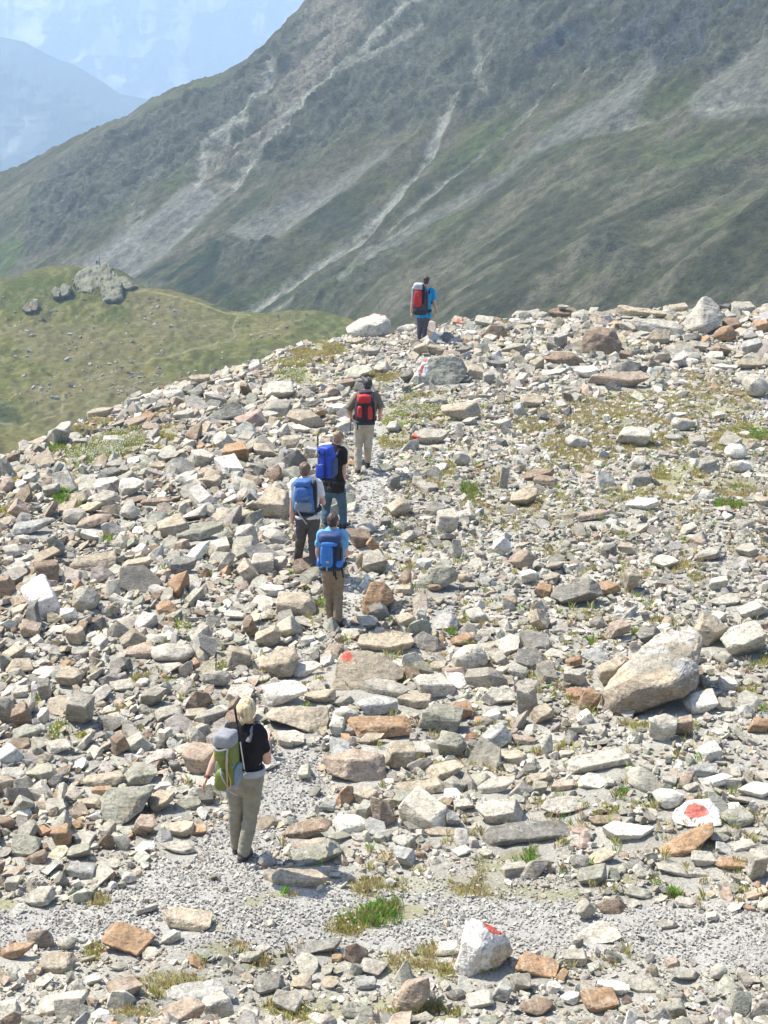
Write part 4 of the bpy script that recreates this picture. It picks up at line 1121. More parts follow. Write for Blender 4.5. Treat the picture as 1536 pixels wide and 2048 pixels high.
# rock outcrops
def outcrop(polys, col, label, seed):
    rng = random.Random(seed); VV, FF, CC, off = [], [], [], 0
    for poly in polys:
        a = np.array(poly, float); c0 = a.mean(0); t0_ = tan_of(0, vflat)[1]; Yo = float(118 / -t0_ + (118 / -tan_of(0, max(c0[1], 540))[1] - 118 / -t0_) * .45)
        px = Yo / (F * cp); Pq = []
        for (u, v) in poly:
            yy = Yo + (c0[1] - v) * px * 1.2; e = c0 + (np.array([u, v]) - c0) * .62
            Pq += [at(u, v, yy - 20 * px), at(e[0], e[1], yy - 32 * px), at(e[0], e[1], Yo + 70 * px)]
            if v > c0[1]: Pq += [at(u, v + 8, Yo + 20 * px), at(u, v + 10, Yo + 60 * px)]
        V, Fc, c = build_rock(None, np.array(Pq), (np.ptp(a[:, 0]) * np.ptp(a[:, 1])) ** .5 * px * 1.2, px * .55, M_CRAG, col, rng, None, False, 2.6)
        VV.append(V); FF.append(Fc + off); CC.append(c); off += len(V)
    V = np.concatenate(VV); o_ = V.mean(0)
    o = link('rock_outcrop', np_mesh('rock_outcrop', V - o_, np.concatenate(FF), np.concatenate(CC)), M_CRAG); o.location = o_
    tag(o, label, 'rock outcrop')
M_CRAG = attr_mat('crag_surface', .95, .22, .55, 1.25, .5, .9, .9)
outcrop([[(147, 567), (160, 545), (180, 541), (195, 560), (190, 598), (165, 590)], [(180, 541), (188, 532), (214, 530), (232, 546), (240, 570), (225, 600), (195, 604), (185, 570)], [(225, 552), (245, 553), (278, 572), (256, 584), (232, 582)], [(203, 560), (243, 566), (249, 602), (230, 609), (205, 605)], [(160, 545), (172, 535), (186, 534), (184, 550)]], (.205, .20, .135), 'large rounded rock outcrop crowning the grassy knoll', 4)
outcrop([[(102, 583), (110, 574), (122, 578), (120, 598), (108, 597)], [(118, 580), (127, 567), (142, 574), (139, 592), (122, 598)]], (.18, .175, .125), 'smaller grey outcrop in the grass left of the large knoll outcrop', 5)
outcrop([[(44, 618), (55, 606), (66, 612), (64, 626), (50, 626)], [(60, 606), (72, 598), (80, 612), (72, 626), (60, 624)]], (.16, .14, .10), 'low dark outcrop in the grass far down the knoll at the left border', 6)

# ------------------------------------------------------------------ distant ranges
def far_range(name, topline, vbot, Y0, Y1, nv, amp, wl, col_fn, seed, ustep=4):
    uf = np.arange(-700, 1100, ustep); vt = np.interp(uf, *zip(*topline)) + 2.5 * fbm(xy3(uf / 40, uf * 0), 4, seed)
    tq = np.linspace(0, 1, nv)[:, None]; Vf = vt[None] + (vbot - vt[None]) * tq; Uf = np.broadcast_to(uf[None], Vf.shape)
    tx, tz = tan_of(Uf, Vf); Yf = Y1 + (Y0 - Y1) * tq + 0 * Uf
    q = lambda a, b, o: np.stack([Uf / a + o, Vf / b + o, Uf * 0 + o], -1)
    rr = fbm(q(wl, wl * 1.3, 2), 5, seed + 3, .55, ridge=True)
    Yf = Yf - amp * rr * sstep(0, .12, tq)
    P = np.stack([tx * Yf, Yf, CZ + tz * Yf], -1); c = col_fn(Uf, Vf, rr, q)
    bk = P[0:1].copy(); bk[..., 1] += amp; bk[..., 2] -= amp; P = np.concatenate([bk, P]); c = np.concatenate([c[0:1], c])
    tag(link(name, np_mesh(name, P.reshape(-1, 3), grid_faces(len(uf), P.shape[0]), c.reshape(-1, 3)), M_FAR), kind='structure')
M_FAR = attr_mat('far_mountain', .95, .004, .85, 1.15, 0, 0)
def colA(U, V, r, q):
    c = np.array([.02, .03, .025]) * (1 + .4 * fbm(q(25, 25, 4), 3, 9))[..., None]
    c = blend(c, (.30, .29, .26), np.maximum(spoly(U + 10 * r, V, [(10, 340), (22, 270), (45, 265), (40, 340)], 10), spoly(U + 10 * r, V, [(30, 255), (50, 228), (85, 240), (60, 262)], 14)), .45)
    return blend(c, (.14, .15, .11), sstep(.1, .5, fbm(q(40, 30, 7), 4, 15)), .2)
def colB(U, V, r, q):
    c = np.array([.08, .085, .08]) * (1 + .4 * fbm(q(30, 30, 4), 3, 19))[..., None]
    c = blend(c, (.85, .83, .78), np.maximum.reduce([spoly(U + 12 * r, V + 8 * r, g, 16) for g in ([(15, 62), (60, 45), (80, 20), (95, 70), (135, 95), (190, 130), (185, 145), (110, 105), (40, 82)], [(395, 130), (445, 60), (465, 22), (476, 35), (490, 75), (470, 110), (420, 140), (370, 150)], [(500, 40), (545, 40), (550, 55), (510, 50)], [(200, 140), (260, 160), (330, 165), (320, 175), (230, 165)], [(0, 0), (120, -10), (125, 20), (0, 30)])]), .22)
    return blend(c, (.42, .41, .39), sstep(.12, .5, fbm(q(26, 46, 7), 5, 25)), .16)
far_range('far_ridge', [(-700, 0), (-300, 40), (-100, 62), (0, 74), (50, 84), (80, 100), (115, 118), (150, 130), (195, 158), (240, 186), (330, 205), (420, 222), (600, 260), (1100, 330)], 720, 6000, 8000, 200, 420, 170, colA, 200)
far_range('far_mountains', [(-700, -150), (0, -140), (300, -150), (600, -150), (1100, -150)], 520, 9800, 13500, 220, 1100, 150, colB, 230)
# valley floor reaching under and behind everything
gxx = np.linspace(-20000, 20000, 61); gyy = np.linspace(-3000, 23000, 46); A, B = np.meshgrid(gxx, gyy)
Zv = -620 + 0 * A
tag(link('valley', np_mesh('valley', np.stack([A, B, Zv], -1).reshape(-1, 3), grid_faces(61, 46), np.array([.07, .085, .04])), M_FAR), kind='structure')

# ------------------------------------------------------------------ light and air
SUN = Vector((-.74, .33, 0)).normalized(); EL = rad(57)
sd = Vector((SUN.x * math.cos(EL), SUN.y * math.cos(EL), math.sin(EL)))
sl = bpy.data.lights.new('sun', 'SUN'); sl.energy = 3.3; sl.angle = rad(.53); sl.color = (1, .945, .85)
so = bpy.data.objects.new('sun', sl); COL.objects.link(so); so.rotation_euler = sd.to_track_quat('Z', 'Y').to_euler(); so.location = (-60, 40, 120)
W = bpy.data.worlds.new('World'); S.world = W; W.use_nodes = True; nt = W.node_tree
sk = nt.nodes.new('ShaderNodeTexSky'); sk.sky_type = 'NISHITA'; sk.sun_disc = False; sk.sun_elevation = EL; sk.sun_rotation = math.atan2(SUN.x, SUN.y); sk.altitude = 2300; sk.air_density = .7; sk.dust_density = 5.0
bg = nt.nodes['Background']; bg.inputs['Strength'].default_value = .15; L(nt, sk.outputs[0], bg.inputs['Color'])
S.view_settings.view_transform = 'Standard'; S.view_settings.look = 'None'; S.view_settings.gamma = 1; S.view_settings.exposure = 1.36
bpy.ops.mesh.primitive_cube_add(size=1); hz = bpy.context.object; hz.name = 'haze'; hz.data.name = 'haze'
hz.scale = (46000, 31000, 1321); hz.location = (0, 12300, -621 + 1321 / 2)
m_, nt, b = new_mat('haze_air'); nt.nodes.remove(b); vo = nt.nodes.new('ShaderNodeVolumePrincipled')
vo.inputs['Color'].default_value = (.60, .79, 1.0, 1); vo.inputs['Density'].default_value = 1.3e-4; vo.inputs['Anisotropy'].default_value = .2
L(nt, vo.outputs[0], nt.nodes['Material Output'].inputs['Volume']); hz.data.materials.append(m_); hz['kind'] = 'stuff'
cy = S.cycles; cy.use_denoising = True; cy.volume_bounces = 1; cy.max_bounces = 6; cy.diffuse_bounces = 3; cy.transparent_max_bounces = 8
# ------------------------------------------------------------------ hikers
def frames(path):
    path = np.asarray(path, float); T = np.gradient(path, axis=0); T /= np.linalg.norm(T, axis=1)[:, None] + 1e-9; return T
def smooth_path(pts, rads, n=5):
    pts = np.asarray(pts, float); rads = np.asarray(rads, float)
    if rads.ndim == 1: rads = np.stack([rads, rads], 1)
    P = np.concatenate([pts[:1] * 2 - pts[1:2], pts, pts[-1:] * 2 - pts[-2:-1]]); R = np.concatenate([rads[:1], rads, rads[-1:]])
    o, q = [], []
    for i in range(1, len(P) - 2):
        for k in range(n):
            t = k / n; t2, t3 = t * t, t * t * t
            cr = lambda A: .5 * ((2 * A[i]) + (-A[i - 1] + A[i + 1]) * t + (2 * A[i - 1] - 5 * A[i] + 4 * A[i + 1] - A[i + 2]) * t2 + (-A[i - 1] + 3 * A[i] - 3 * A[i + 1] + A[i + 2]) * t3)
            o.append(cr(P)); q.append(R[i] + (R[i + 1] - R[i]) * t)
    o.append(P[-2]); q.append(R[-2]); return np.array(o), np.maximum(np.array(q), 1e-4)
class MB:
    """collects closed lofted pieces of one mesh"""
    def __init__(s): s.V, s.F = [], []
    def add(s, V, F):
        off = sum(len(v) for v in s.V); s.V.append(np.asarray(V, float)); s.F += [[i + off for i in f] for f in F]; return s
    def tube(s, pts, rads, side=None, seg=12, n=5, cap=True, sq=1.0):
        o, q = smooth_path(pts, rads, n); T = frames(o)
        a = np.array(side if side is not None else (1, 0.02, 0.01), float)
        if side is None and abs(T[len(T) // 2] @ a) > .85: a = np.array((0.02, 1, 0.0))
        if cap:
            r0, r1 = q[0].mean(), q[-1].mean()
            o = np.concatenate([[o[0] - T[0] * r0 * .55], o, [o[-1] + T[-1] * r1 * .55]]); q = np.concatenate([q[:1] * .5, q, q[-1:] * .5]); T = np.concatenate([T[:1], T, T[-1:]])
        V, F = [], []; an = np.arange(seg) * 2 * math.pi / seg; m = len(o)
        for i in range(m):
            x = a - T[i] * (a @ T[i]); x /= np.linalg.norm(x); y = np.cross(T[i], x)
            cx = np.sign(np.cos(an)) * np.abs(np.cos(an)) ** sq; sx = np.sign(np.sin(an)) * np.abs(np.sin(an)) ** sq
            V.append(o[i] + np.outer(cx * q[i, 0], x) + np.outer(sx * q[i, 1], y))
        for i in range(m - 1):
            for k in range(seg): F.append([i * seg + k, i * seg + (k + 1) % seg, (i + 1) * seg + (k + 1) % seg, (i + 1) * seg + k])
        F.append(list(range(seg))[::-1]); F.append([(m - 1) * seg + k for k in range(seg)])
        return s.add(np.concatenate(V), F)
    def pillow(s, c, dims, M=np.eye(3), e=.6, ez=.6, seg=24, taper=0.0, lump=0.0, seed=0):
        """soft box: superellipsoid; columns of M are its axes"""
        V = []; lat = seg // 2
        pw = lambda x, p: np.sign(x) * np.abs(x) ** p
        th = np.linspace(-math.pi / 2, math.pi / 2, lat + 1)[1:-1]; ph = np.arange(seg) * 2 * math.pi / seg
        for t in th:
            z = pw(math.sin(t), ez); r = pw(math.cos(t), ez); k = 1 + taper * z
            V.append(np.stack([r * pw(np.cos(ph), e) * .5 * k, r * pw(np.sin(ph), e) * .5 * (1 + taper * .6 * z), np.full(seg, z * .5)], -1))
        m = len(V); V = np.concatenate(V + [np.array([[0, 0, -.5]]), np.array([[0, 0, .5]])]); F = []
        for i in range(m - 1):
            for k in range(seg): F.append([i * seg + k, i * seg + (k + 1) % seg, (i + 1) * seg + (k + 1) % seg, (i + 1) * seg + k])
        b, t = m * seg, m * seg + 1
        for k in range(seg): F.append([b, (k + 1) % seg, k]); F.append([t, (m - 1) * seg + k, (m - 1) * seg + (k + 1) % seg])
        V = V * np.array(dims)
        if lump: V = V * (1 + lump * fbm(V / (.35 * max(dims)) + seed, 3, seed))[:, None]
        return s.add(V @ np.asarray(M).T + np.asarray(c), F)
    def mesh(s, name, origin=(0, 0, 0), smooth=True):
        me = bpy.data.meshes.new(name); V = np.concatenate(s.V) - np.array(origin); me.from_pydata([tuple(v) for v in V], [], s.F)
        bm = bmesh.new(); bm.from_mesh(me); bmesh.ops.recalc_face_normals(bm, faces=bm.faces[:]); bm.to_mesh(me); bm.free()
        me.polygons.foreach_set('use_smooth', np.full(len(me.polygons), smooth, bool)); me.update(); return me
def remesh(me, vox, wrinkle=0.0, ws=(9, 9, 5), seed=0, it=2, soft=True):
    """fuse overlapping pieces into one continuous surface"""
    o = bpy.data.objects.new('tmp', me); COL.objects.link(o)
    r = o.modifiers.new('r', 'REMESH'); r.mode = 'VOXEL'; r.voxel_size = vox; r.use_smooth_shade = True
    if it: q = o.modifiers.new('s', 'SMOOTH'); q.iterations = it; q.factor = .5
    dg = bpy.context.evaluated_depsgraph_get(); m2 = bpy.data.meshes.new_from_object(o.evaluated_get(dg)); m2.name = me.name
    bpy.data.objects.remove(o); bpy.data.meshes.remove(me)
    if wrinkle:
        V = mesh_co(m2); Nn = mesh_no(m2); d = fbm(V * np.array(ws), 3, seed, .55, ridge=True); set_co(m2, V + Nn * (d * wrinkle)[:, None])
    m2.polygons.foreach_set('use_smooth', np.ones(len(m2.polygons), bool)); return m2

M_SKIN = cloth('skin', (.56, .33, .24), .6, 14, .9, 1.06, 60, .08, .002, .35)
def hand(mb, w, d, f_in, palm, s, curl=.6):
    """w wrist, d direction of the hand, f_in towards the thigh or chest: the side the palm faces"""
    d = d / np.linalg.norm(d); n = palm - d * (palm @ d); n /= np.linalg.norm(n); x = np.cross(d, n)
    M = np.stack([x, n, d], 1); mb.pillow(w + d * .048 * s, (.078 * s, .030 * s, .10 * s), M, .8, .8, 12)
    for k, (ox, ln) in enumerate(((-.030, .064), (-.010, .076), (.011, .072), (.030, .056))):
        b = w + d * .085 * s + x * ox * s; L1 = ln * s
        p1 = b + d * L1 * .5 + n * L1 * .10; p2 = p1 + (d * math.cos(curl) + n * math.sin(curl)) * L1 * .35; p3 = p2 + (d * math.cos(2 * curl) + n * math.sin(2 * curl)) * L1 * .28
        mb.tube([b, p1, p2, p3], np.array([.0098, .009, .0085, .0072]) * s, seg=8, n=2)
    sd = f_in; b = w + d * .028 * s + x * sd * .034 * s; p1 = b + (d * .7 + x * sd * .6 + n * .35) * .032 * s; p2 = p1 + (d * .95 + n * .35) * .028 * s
    mb.tube([b, p1, p2], np.array([.0125, .0105, .0085]) * s, seg=8, n=2)
def hiker(J, yaw, label, cols, sleeve=.58, hair=None, hem=.03, look=0.0, cuff='loose', female=False):
    """J: joints as points of the view (u, v[, depth offset]); feet as (u, v) of each sole"""
    fl, fr = [hit(*J[k][:2]) for k in ('footL', 'footR')]
    low = max((J['footL'], J['footR']), key=lambda q: q[1]); Y0 = float(hit(low[0], low[1])[1]) + .05
    base = np.array([(fl[0] + fr[0]) / 2, (fl[1] + fr[1]) / 2, 0]); base[2] = min(fl[2], fr[2])
    fw = np.array([math.sin(rad(yaw)), math.cos(rad(yaw)), 0]); rt = np.array([math.cos(rad(yaw)), -math.sin(rad(yaw)), 0])
    top = at(J['top'][0], J['top'][1], Y0); H = float(top[2] - fl[2] if fl[1] < fr[1] else top[2] - fr[2])
    k = H / 1.75
    def p(n, d=0.0): q = J[n]; return at(q[0], q[1], Y0 + (q[2] if len(q) > 2 else d))
    sw = .17 * k * math.sin(rad(yaw)); hw = .09 * k * math.sin(rad(yaw))
    sL, sR = p('shL', sw), p('shR', -sw); eL, eR = p('elL', sw * 1.2), p('elR', -sw * 1.2); wL, wR = p('wrL', sw + .12), p('wrR', -sw + .12)
    hL, hR = p('hiL', hw), p('hiR', -hw); kL, kR = p('knL', hw + .06), p('knR', -hw + .06)
    aL, aR = fl + np.array([0, .0, .085 * k]), fr + np.array([0, .0, .085 * k])
    if 'anL' in J: aL = p('anL', fl[1] - Y0)
    if 'anR' in J: aR = p('anR', fr[1] - Y0)
    neck, hd = p('neck'), p('head'); S0 = (sL + sR) / 2; S1 = (hL + hR) / 2; up = S0 - S1; tl = np.linalg.norm(up); up /= tl
    side = sR - sL; side = side - up * (side @ up); side /= np.linalg.norm(side); fwd = np.cross(up, side)
    if fwd @ fw < 0: fwd = -fwd
    hf = np.array([math.sin(rad(yaw + look)), math.cos(rad(yaw + look)), -.12]); hf /= np.linalg.norm(hf); hs = np.cross(hf, (0, 0, 1)); hs /= np.linalg.norm(hs); hu = np.cross(hs, hf)
    HM = np.stack([hs, hf, hu], 1)
    tors = [(.05, .05, .045), (.015, .088, .055), (-.04, .108, .066), (-.11, .106, .072), (-.19, .090, .064), (-.25, .092, .064), (-tl / H, .098, .072), (-tl / H - .045, .088, .070)]
    if female: tors = [(a, b * (1.0 if i < 5 else 1.08), c) for i, (a, b, c) in enumerate(tors)]
    tp = [S0 + up * a * H for a, _, _ in tors]; tr = np.array([(b * H, c * H) for _, b, c in tors])
    # the body itself, one continuous surface
    mb = MB(); hc = hd
    mb.pillow(hc + hu * .012 * k, (.150 * k, .190 * k, .215 * k), HM, 1, 1, 24)
    mb.pillow(hc - hu * .055 * k + hf * .03 * k, (.115 * k, .120 * k, .125 * k), HM, .95, .95, 20)           # jaw
    mb.tube([hc + hf * .088 * k + hu * .02 * k, hc + hf * .106 * k - hu * .018 * k, hc + hf * .098 * k - hu * .028 * k], np.array([.008, .014, .013]) * k, seg=8, n=3)   # nose
    mb.tube([hc + hf * .080 * k + hs * .045 * k + hu * .032 * k, hc + hf * .092 * k + hu * .034 * k, hc + hf * .080 * k - hs * .045 * k + hu * .032 * k], np.array([.008, .009, .008]) * k, seg=6, n=3)  # brow
    mb.pillow(hc + hf * .083 * k - hu * .066 * k, (.052 * k, .020 * k, .016 * k), HM, 1, 1, 12)               # lips
    for sg in (-1, 1):
        mb.pillow(hc + hs * sg * .077 * k - hu * .008 * k - hf * .005 * k, (.022 * k, .040 * k, .066 * k), HM, .9, .9, 12)
        mb.pillow(hc + hf * .078 * k + hs * sg * .032 * k + hu * .012 * k, (.030 * k, .020 * k, .016 * k), HM, 1, 1, 10)
    mb.tube([neck - up * .06 * H, neck, hc - hu * .05 * k - hf * .015 * k], np.array([.068, .060, .058]) * k)
    mb.tube(tp, tr * .9, side, 20)
    for a, b, c, pl_, sd in ((sL, eL, wL, rt, -1), (sR, eR, wR, -rt, 1)):
        m1 = (a + b) / 2; m2 = b + (c - b) * .35
        mb.tube([a - (b - a) * .08, m1, b, m2, c], np.array([.056, .050, .042, .044, .029]) * k, n=6)
        dh = (c - b); dh = dh / np.linalg.norm(dh)
        if abs(dh[2]) < .75: pin = np.array([0, 0, -1.0]) if dh[2] < .3 else fwd * 1.0
        else: pin = pl_ + fwd * .25
        hand(mb, c, dh, (1 if pin @ rt * sd < 0 else -1), pin, k * .98)
    for a, b, c in ((hL, kL, aL), (hR, kR, aR)):
        mb.tube([a, (a + b) / 2, b, b + (c - b) * .35, c], np.array([.080, .074, .055, .054, .038]) * k)
    body = remesh(mb.mesh('person', base), .0085, it=2)
    root = link('person', body, M_SKIN); root.location = base; tag(root, label, 'person', 'hikers walking down the path')
    def part(name, me, mat): o = link(name, me, mat, root); return o
    # shirt
    mb = MB(); tq = [tp[i] for i in range(1, 6)] + [S1 + up * hem * H]; trs = np.concatenate([tr[1:6] * 1.10 + .006, tr[6:7] * (1.20 if hem < 0 else 1.06) + .004])
    mb.tube(tq, trs, side, 24)
    mb.tube([tp[0], tp[1]], np.array([(.055 * H, .05 * H), (.095 * H, .062 * H)]), side, 20)
    for a, b in ((sL, eL), (sR, eR)):
        e = a + (b - a) * sleeve; mb.tube([a - (b - a) * .12 + (S0 - a) * .25, a, (a + e) / 2, e], np.array([.066, .068, .064, .066]) * k, n=5)
        if sleeve > 1.2:
            pass
    part('shirt', remesh(mb.mesh('shirt', base), .011, .012, (7, 7, 5), 3, 3), cols['shirt'])
    # trousers
    mb = MB(); hip = [S1 + up * .07 * H, S1 + up * .01 * H, S1 - up * .05 * H]; mb.tube(hip, np.array([(.092, .074), (.106, .084), (.098, .082)]) * H * (1.06 if female else 1), side, 22)
    for a, b, c in ((hL, kL, aL), (hR, kR, aR)):
        cu = .060 if cuff == 'loose' else .050
        mb.tube([a + up * .02 * H, a + (b - a) * .3, a + (b - a) * .7, b, b + (c - b) * .3, b + (c - b) * .7, c + (b - c) * .02 - np.array([0, 0, .01])], np.array([.098, .098, .082, .072, .070, .062, cu]) * k, n=5, seg=16)
    part('trousers', remesh(mb.mesh('trousers', base), .012, .015, (5, 5, 8), 9, 3), cols['trousers'])
    # boots, one each
    for a, s_, nm in ((aL, fl, 'L'), (aR, fr, 'R')):
        mb = MB(); df = np.array(J.get('toe' + nm, (fw[0], fw[1], 0)), float); df /= np.linalg.norm(df); sx = np.cross(df, (0, 0, 1.0)); M = np.stack([sx, df, (0, 0, 1)], 1)
        mb.pillow(s_ + df * .07 * k + np.array([0, 0, .040]), (.100 * k, .285 * k, .075 * k), M, .75, .7, 20)
        mb.tube([s_ + np.array([0, 0, .05]), s_ + (a - s_) * 1.0 + np.array([0, 0, .05])], np.array([.052, .050]) * k)
        b_ = part('boot', remesh(mb.mesh('boot', base), .010, .002, (20, 20, 20), 4, 2), cols['boot'])
        ms = MB(); ms.pillow(s_ + df * .07 * k + np.array([0, 0, .012]), (.106 * k, .295 * k, .028 * k), M, .7, .5, 20)
        part('sole', ms.mesh('sole', base), M_SOLE).parent = b_
    # hair
    mb = MB(); hc2 = hc - hf * .012 * k + hu * .030 * k
    if hair == 'bob':
        mb.pillow(hc2 - hu * .012 * k - hf * .006 * k, (.186 * k, .212 * k, .222 * k), HM, .95, .95, 28)
        mb.pillow(hc - hu * .045 * k - hf * .045 * k, (.150 * k, .110 * k, .150 * k), HM, .9, .9, 20)
        mb.tube([hc - hf * .095 * k - hu * .055 * k, hc - hf * .108 * k - hu * .085 * k, hc - hf * .095 * k - hu * .125 * k], np.array([.022, .026, .012]) * k, seg=10)
    else:
        mb.pillow(hc2, (.163 * k, .196 * k, .190 * k), HM, 1, 1, 28)
        mb.pillow(hc - hu * .018 * k - hf * .040 * k, (.140 * k, .124 * k, .135 * k), HM, .9, .9, 20)
    part('hair', remesh(mb.mesh('hair', base), .008, .012, (24, 24, 8), 6, 1), cols['hair'])
    return dict(root=root, base=base, Y0=Y0, H=H, k=k, S0=S0, S1=S1, up=up, side=side, fwd=fwd, rt=rt, fw=fw, wL=wL, wR=wR, eL=eL, eR=eR, sL=sL, sR=sR, part=part, hc=hc, hu=hu, hf=hf, hs=hs)
M_SOLE = cloth('rubber_sole', (.05, .048, .045), .8)
HAIR = lambda n, c: cloth(n, c, .55, 30, .42, 1.45, 60, .5, .004, .4, (1, 1, .2))
KH = lambda n, c, w=.12: cloth(n, c, .9, 11, 1 - w * 1.6, 1 + w, 38, .45, .008)

def backpack(R, u0, u1, v0, v1, label, parts, yaw, dep=.22, lean=4):
    """pack seen between u0..u1, v0..v1; parts: name, a (-.5...5 across), b (0 bottom..1 top), width, height, depth, how far out, material, roundness"""
    ppm = F * cp / R['Y0']; w = (u1 - u0) / ppm; h = (v1 - v0) / ppm
    a = rad(yaw); x = np.array([math.cos(a), -math.sin(a), 0]); y = np.array([math.sin(a), math.cos(a), 0]); z = np.array([0, 0, 1.0]) + y * math.tan(rad(lean)); z /= np.linalg.norm(z)
    M = np.stack([x, y, z], 1)
    c0 = at((u0 + u1) / 2, (v0 + v1) / 2, R['Y0'] - .12 * R['k'] - dep * .5) - z * h / 2
    root = bpy.data.objects.new('backpack', None); COL.objects.link(root); root.location = c0; root.empty_display_size = .1
    tag(root, label, 'backpack', 'backpacks carried by the hikers')
    for i, (nm, pa, pb, pw, ph, pd, out, mat, e) in enumerate(parts):
        mb = MB(); c = c0 + x * pa * w + z * pb * h - y * (out * dep - .0)
        if nm in ('strap', 'cord', 'buckle_strap'):
            pts = [c0 + x * q[0] * w + z * q[1] * h - y * q[2] * dep for q in pa] if isinstance(pa, list) else None
        mb.pillow(c, (pw * w, pd * dep, ph * h), M, e * .86, e * .84, 36, -.06, .10, i)
        link(nm, mb.mesh(nm, c0), mat, root)
    R['pk'] = (root, c0, x, y, z, w, h, dep); return root
def strap(R, pts, r, mat, name='strap', n=6, flat=.35):
    root, c0, x, y, z, w, h, dep = R['pk']
    q = [c0 + x * a * w + z * b * h - y * o * dep for a, b, o in pts]
    mb = MB(); mb.tube(q, np.array([(r, r * flat)] * len(q)), x if abs(q[-1][2] - q[0][2]) > .02 else z, 8, n); return link(name, mb.mesh(name, c0), mat, root)
def shoulder_straps(R, mat):
    root, c0 = R['pk'][:2]; k = R['k']
    for s_, sg in ((R['sL'], -1), (R['sR'], 1)):
        m = R['S0'] + (s_ - R['S0']) * .58; f, u = R['fwd'], R['up']
        q = [m - f * .12 * k - u * .05 * k, m - f * .055 * k + u * .045 * k, m + f * .02 * k + u * .075 * k, m + f * .095 * k + u * .01 * k, m + f * .135 * k - u * .12 * k, m + (s_ - R['S0']) * .25 + f * .10 * k - u * .26 * k, m + (s_ - R['S0']) * .35 - f * .03 * k - u * .33 * k]
        mb = MB(); mb.tube(q, np.array([(.030 * k, .010 * k)] * len(q)), R['side'], 10, 5); link('shoulder_strap', mb.mesh('shoulder_strap', c0), mat, root)
def hip_belt(R, mat):
    root, c0 = R['pk'][:2]; k = R['k']; c = R['S1'] + R['up'] * .10 * k; q = []
    for i in range(13):
        a = math.radians(-158 + i * 316 / 12); q.append(c + R['side'] * math.sin(a) * .205 * k + R['fwd'] * math.cos(a) * .165 * k)
    mb = MB(); mb.tube(q, np.array([(.038 * k, .012 * k)] * len(q)), R['up'], 10, 4); link('hip_belt', mb.mesh('hip_belt', c0), mat, root)
def pole(p0, p1, label, lower=.6, grip=.14, mat_s=None):
    p0, p1 = np.array(p0), np.array(p1); ax = (p1 - p0); Lh = np.linalg.norm(ax); ax /= Lh
    root = bpy.data.objects.new('trekking_pole', None); COL.objects.link(root); root.location = p1; tag(root, label, 'trekking pole', 'trekking poles')
    def pc(nm, a, b, r0, r1, mat):
        mb = MB(); mb.tube([p0 + (p1 - p0) * a, p0 + (p1 - p0) * (a + b) / 2, p0 + (p1 - p0) * b], [r0, (r0 + r1) / 2, r1], seg=10, n=2); link(nm, mb.mesh(nm, p1), mat, root)
    pc('grip', 0, grip, .014, .012, M_BLACK); pc('upper_shaft', grip, lower, .008, .008, mat_s or M_BLACK); pc('lower_shaft', lower, .97, .0085, .007, M_METAL); pc('tip', .97, 1, .006, .003, M_BLACK)
    mb = MB(); mb.pillow(p0 + (p1 - p0) * .94, (.05, .05, .012), np.eye(3), 1, 1, 14); link('basket', mb.mesh('basket', p1), M_BLACK, root)
    return root
M_BLACK = cloth('black_webbing', (.022, .023, .026), .7)
M_METAL, _nt, _b = new_mat('pole_metal'); _b.inputs['Base Color'].default_value = (.62, .62, .6, 1); _b.inputs['Metallic'].default_value = .7; _b.inputs['Roughness'].default_value = .4
M_GREYW = cloth('grey_webbing', (.40, .40, .42), .75)
fab = lambda n, c: cloth(n, c, .6, 10, .78, 1.15, 16, .5, .015, .4)

# --- blond woman nearest the camera
R = hiker(dict(top=(494, 1400), head=(494, 1420), neck=(494, 1446), shL=(459, 1462), shR=(520, 1466), elL=(433, 1512), wrL=(414, 1556, .0), elR=(534, 1522, -.02), wrR=(535, 1484, .2), hiL=(474, 1556), hiR=(507, 1556), knL=(472, 1630), knR=(501, 1634), anL=(474, 1692), anR=(487, 1706), footL=(474, 1703), footR=(485, 1721), toeR=(.35, 1, 0), toeL=(.1, 1, 0)),
          24, 'blond woman in a black t-shirt and khaki trousers stepping along gravel', dict(shirt=KH('black_cotton', (.016, .016, .018)), trousers=KH('olive_khaki', (.27, .25, .19)), boot=fab('dark_boot', (.05, .05, .05)), hair=HAIR('blond_hair', (.58, .46, .27))), .60, 'bob', .035, -4, female=True)
GRN = fab('lime_green_fabric', (.155, .19, .032)); GRY = fab('silver_grey_fabric', (.25, .25, .26)); BGR = fab('blue_grey_mesh', (.16, .22, .27)); ORC = fab('orange_cord', (.62, .36, .08))
backpack(R, 444, 487, 1446, 1570, 'lime green backpack with silver grey lid worn by the blond woman',
         [('main_bag', 0, .44, .92, .84, 1.0, .5, GRN, .62), ('lid', -.05, .86, .98, .25, 1.15, .62, GRY, .55), ('front_pocket', -.10, .20, .62, .34, .5, .98, GRN, .7), ('upper_pocket', -.16, .63, .56, .24, .36, 1.0, GRN, .7), ('side_pocket', .50, .26, .22, .34, .8, .45, BGR, .7), ('side_pocket', -.52, .30, .18, .34, .8, .35, BGR, .7), ('base_panel', -.02, .05, .90, .14, .95, .55, GRY, .6)], 20, .24)
strap(R, [(.30, .80, 1.1), (.22, .66, 1.1), (.20, .45, 1.08), (.24, .25, 1.1), (.20, .02, 1.0)], .012, M_GREYW); strap(R, [(-.05, .42, 1.22), (.05, .30, 1.28), (.20, .12, 1.1)], .010, M_GREYW)
strap(R, [(.27, .60, 1.1), (.26, .40, 1.12), (.40, .20, 1.05), (.33, .06, 1.05), (.24, .20, 1.12), (.27, .45, 1.12)], .006, ORC, 'cord', flat=1); strap(R, [(-.42, .74, 1.18), (-.1, .73, 1.28), (.25, .76, 1.18)], .010, M_GREYW)
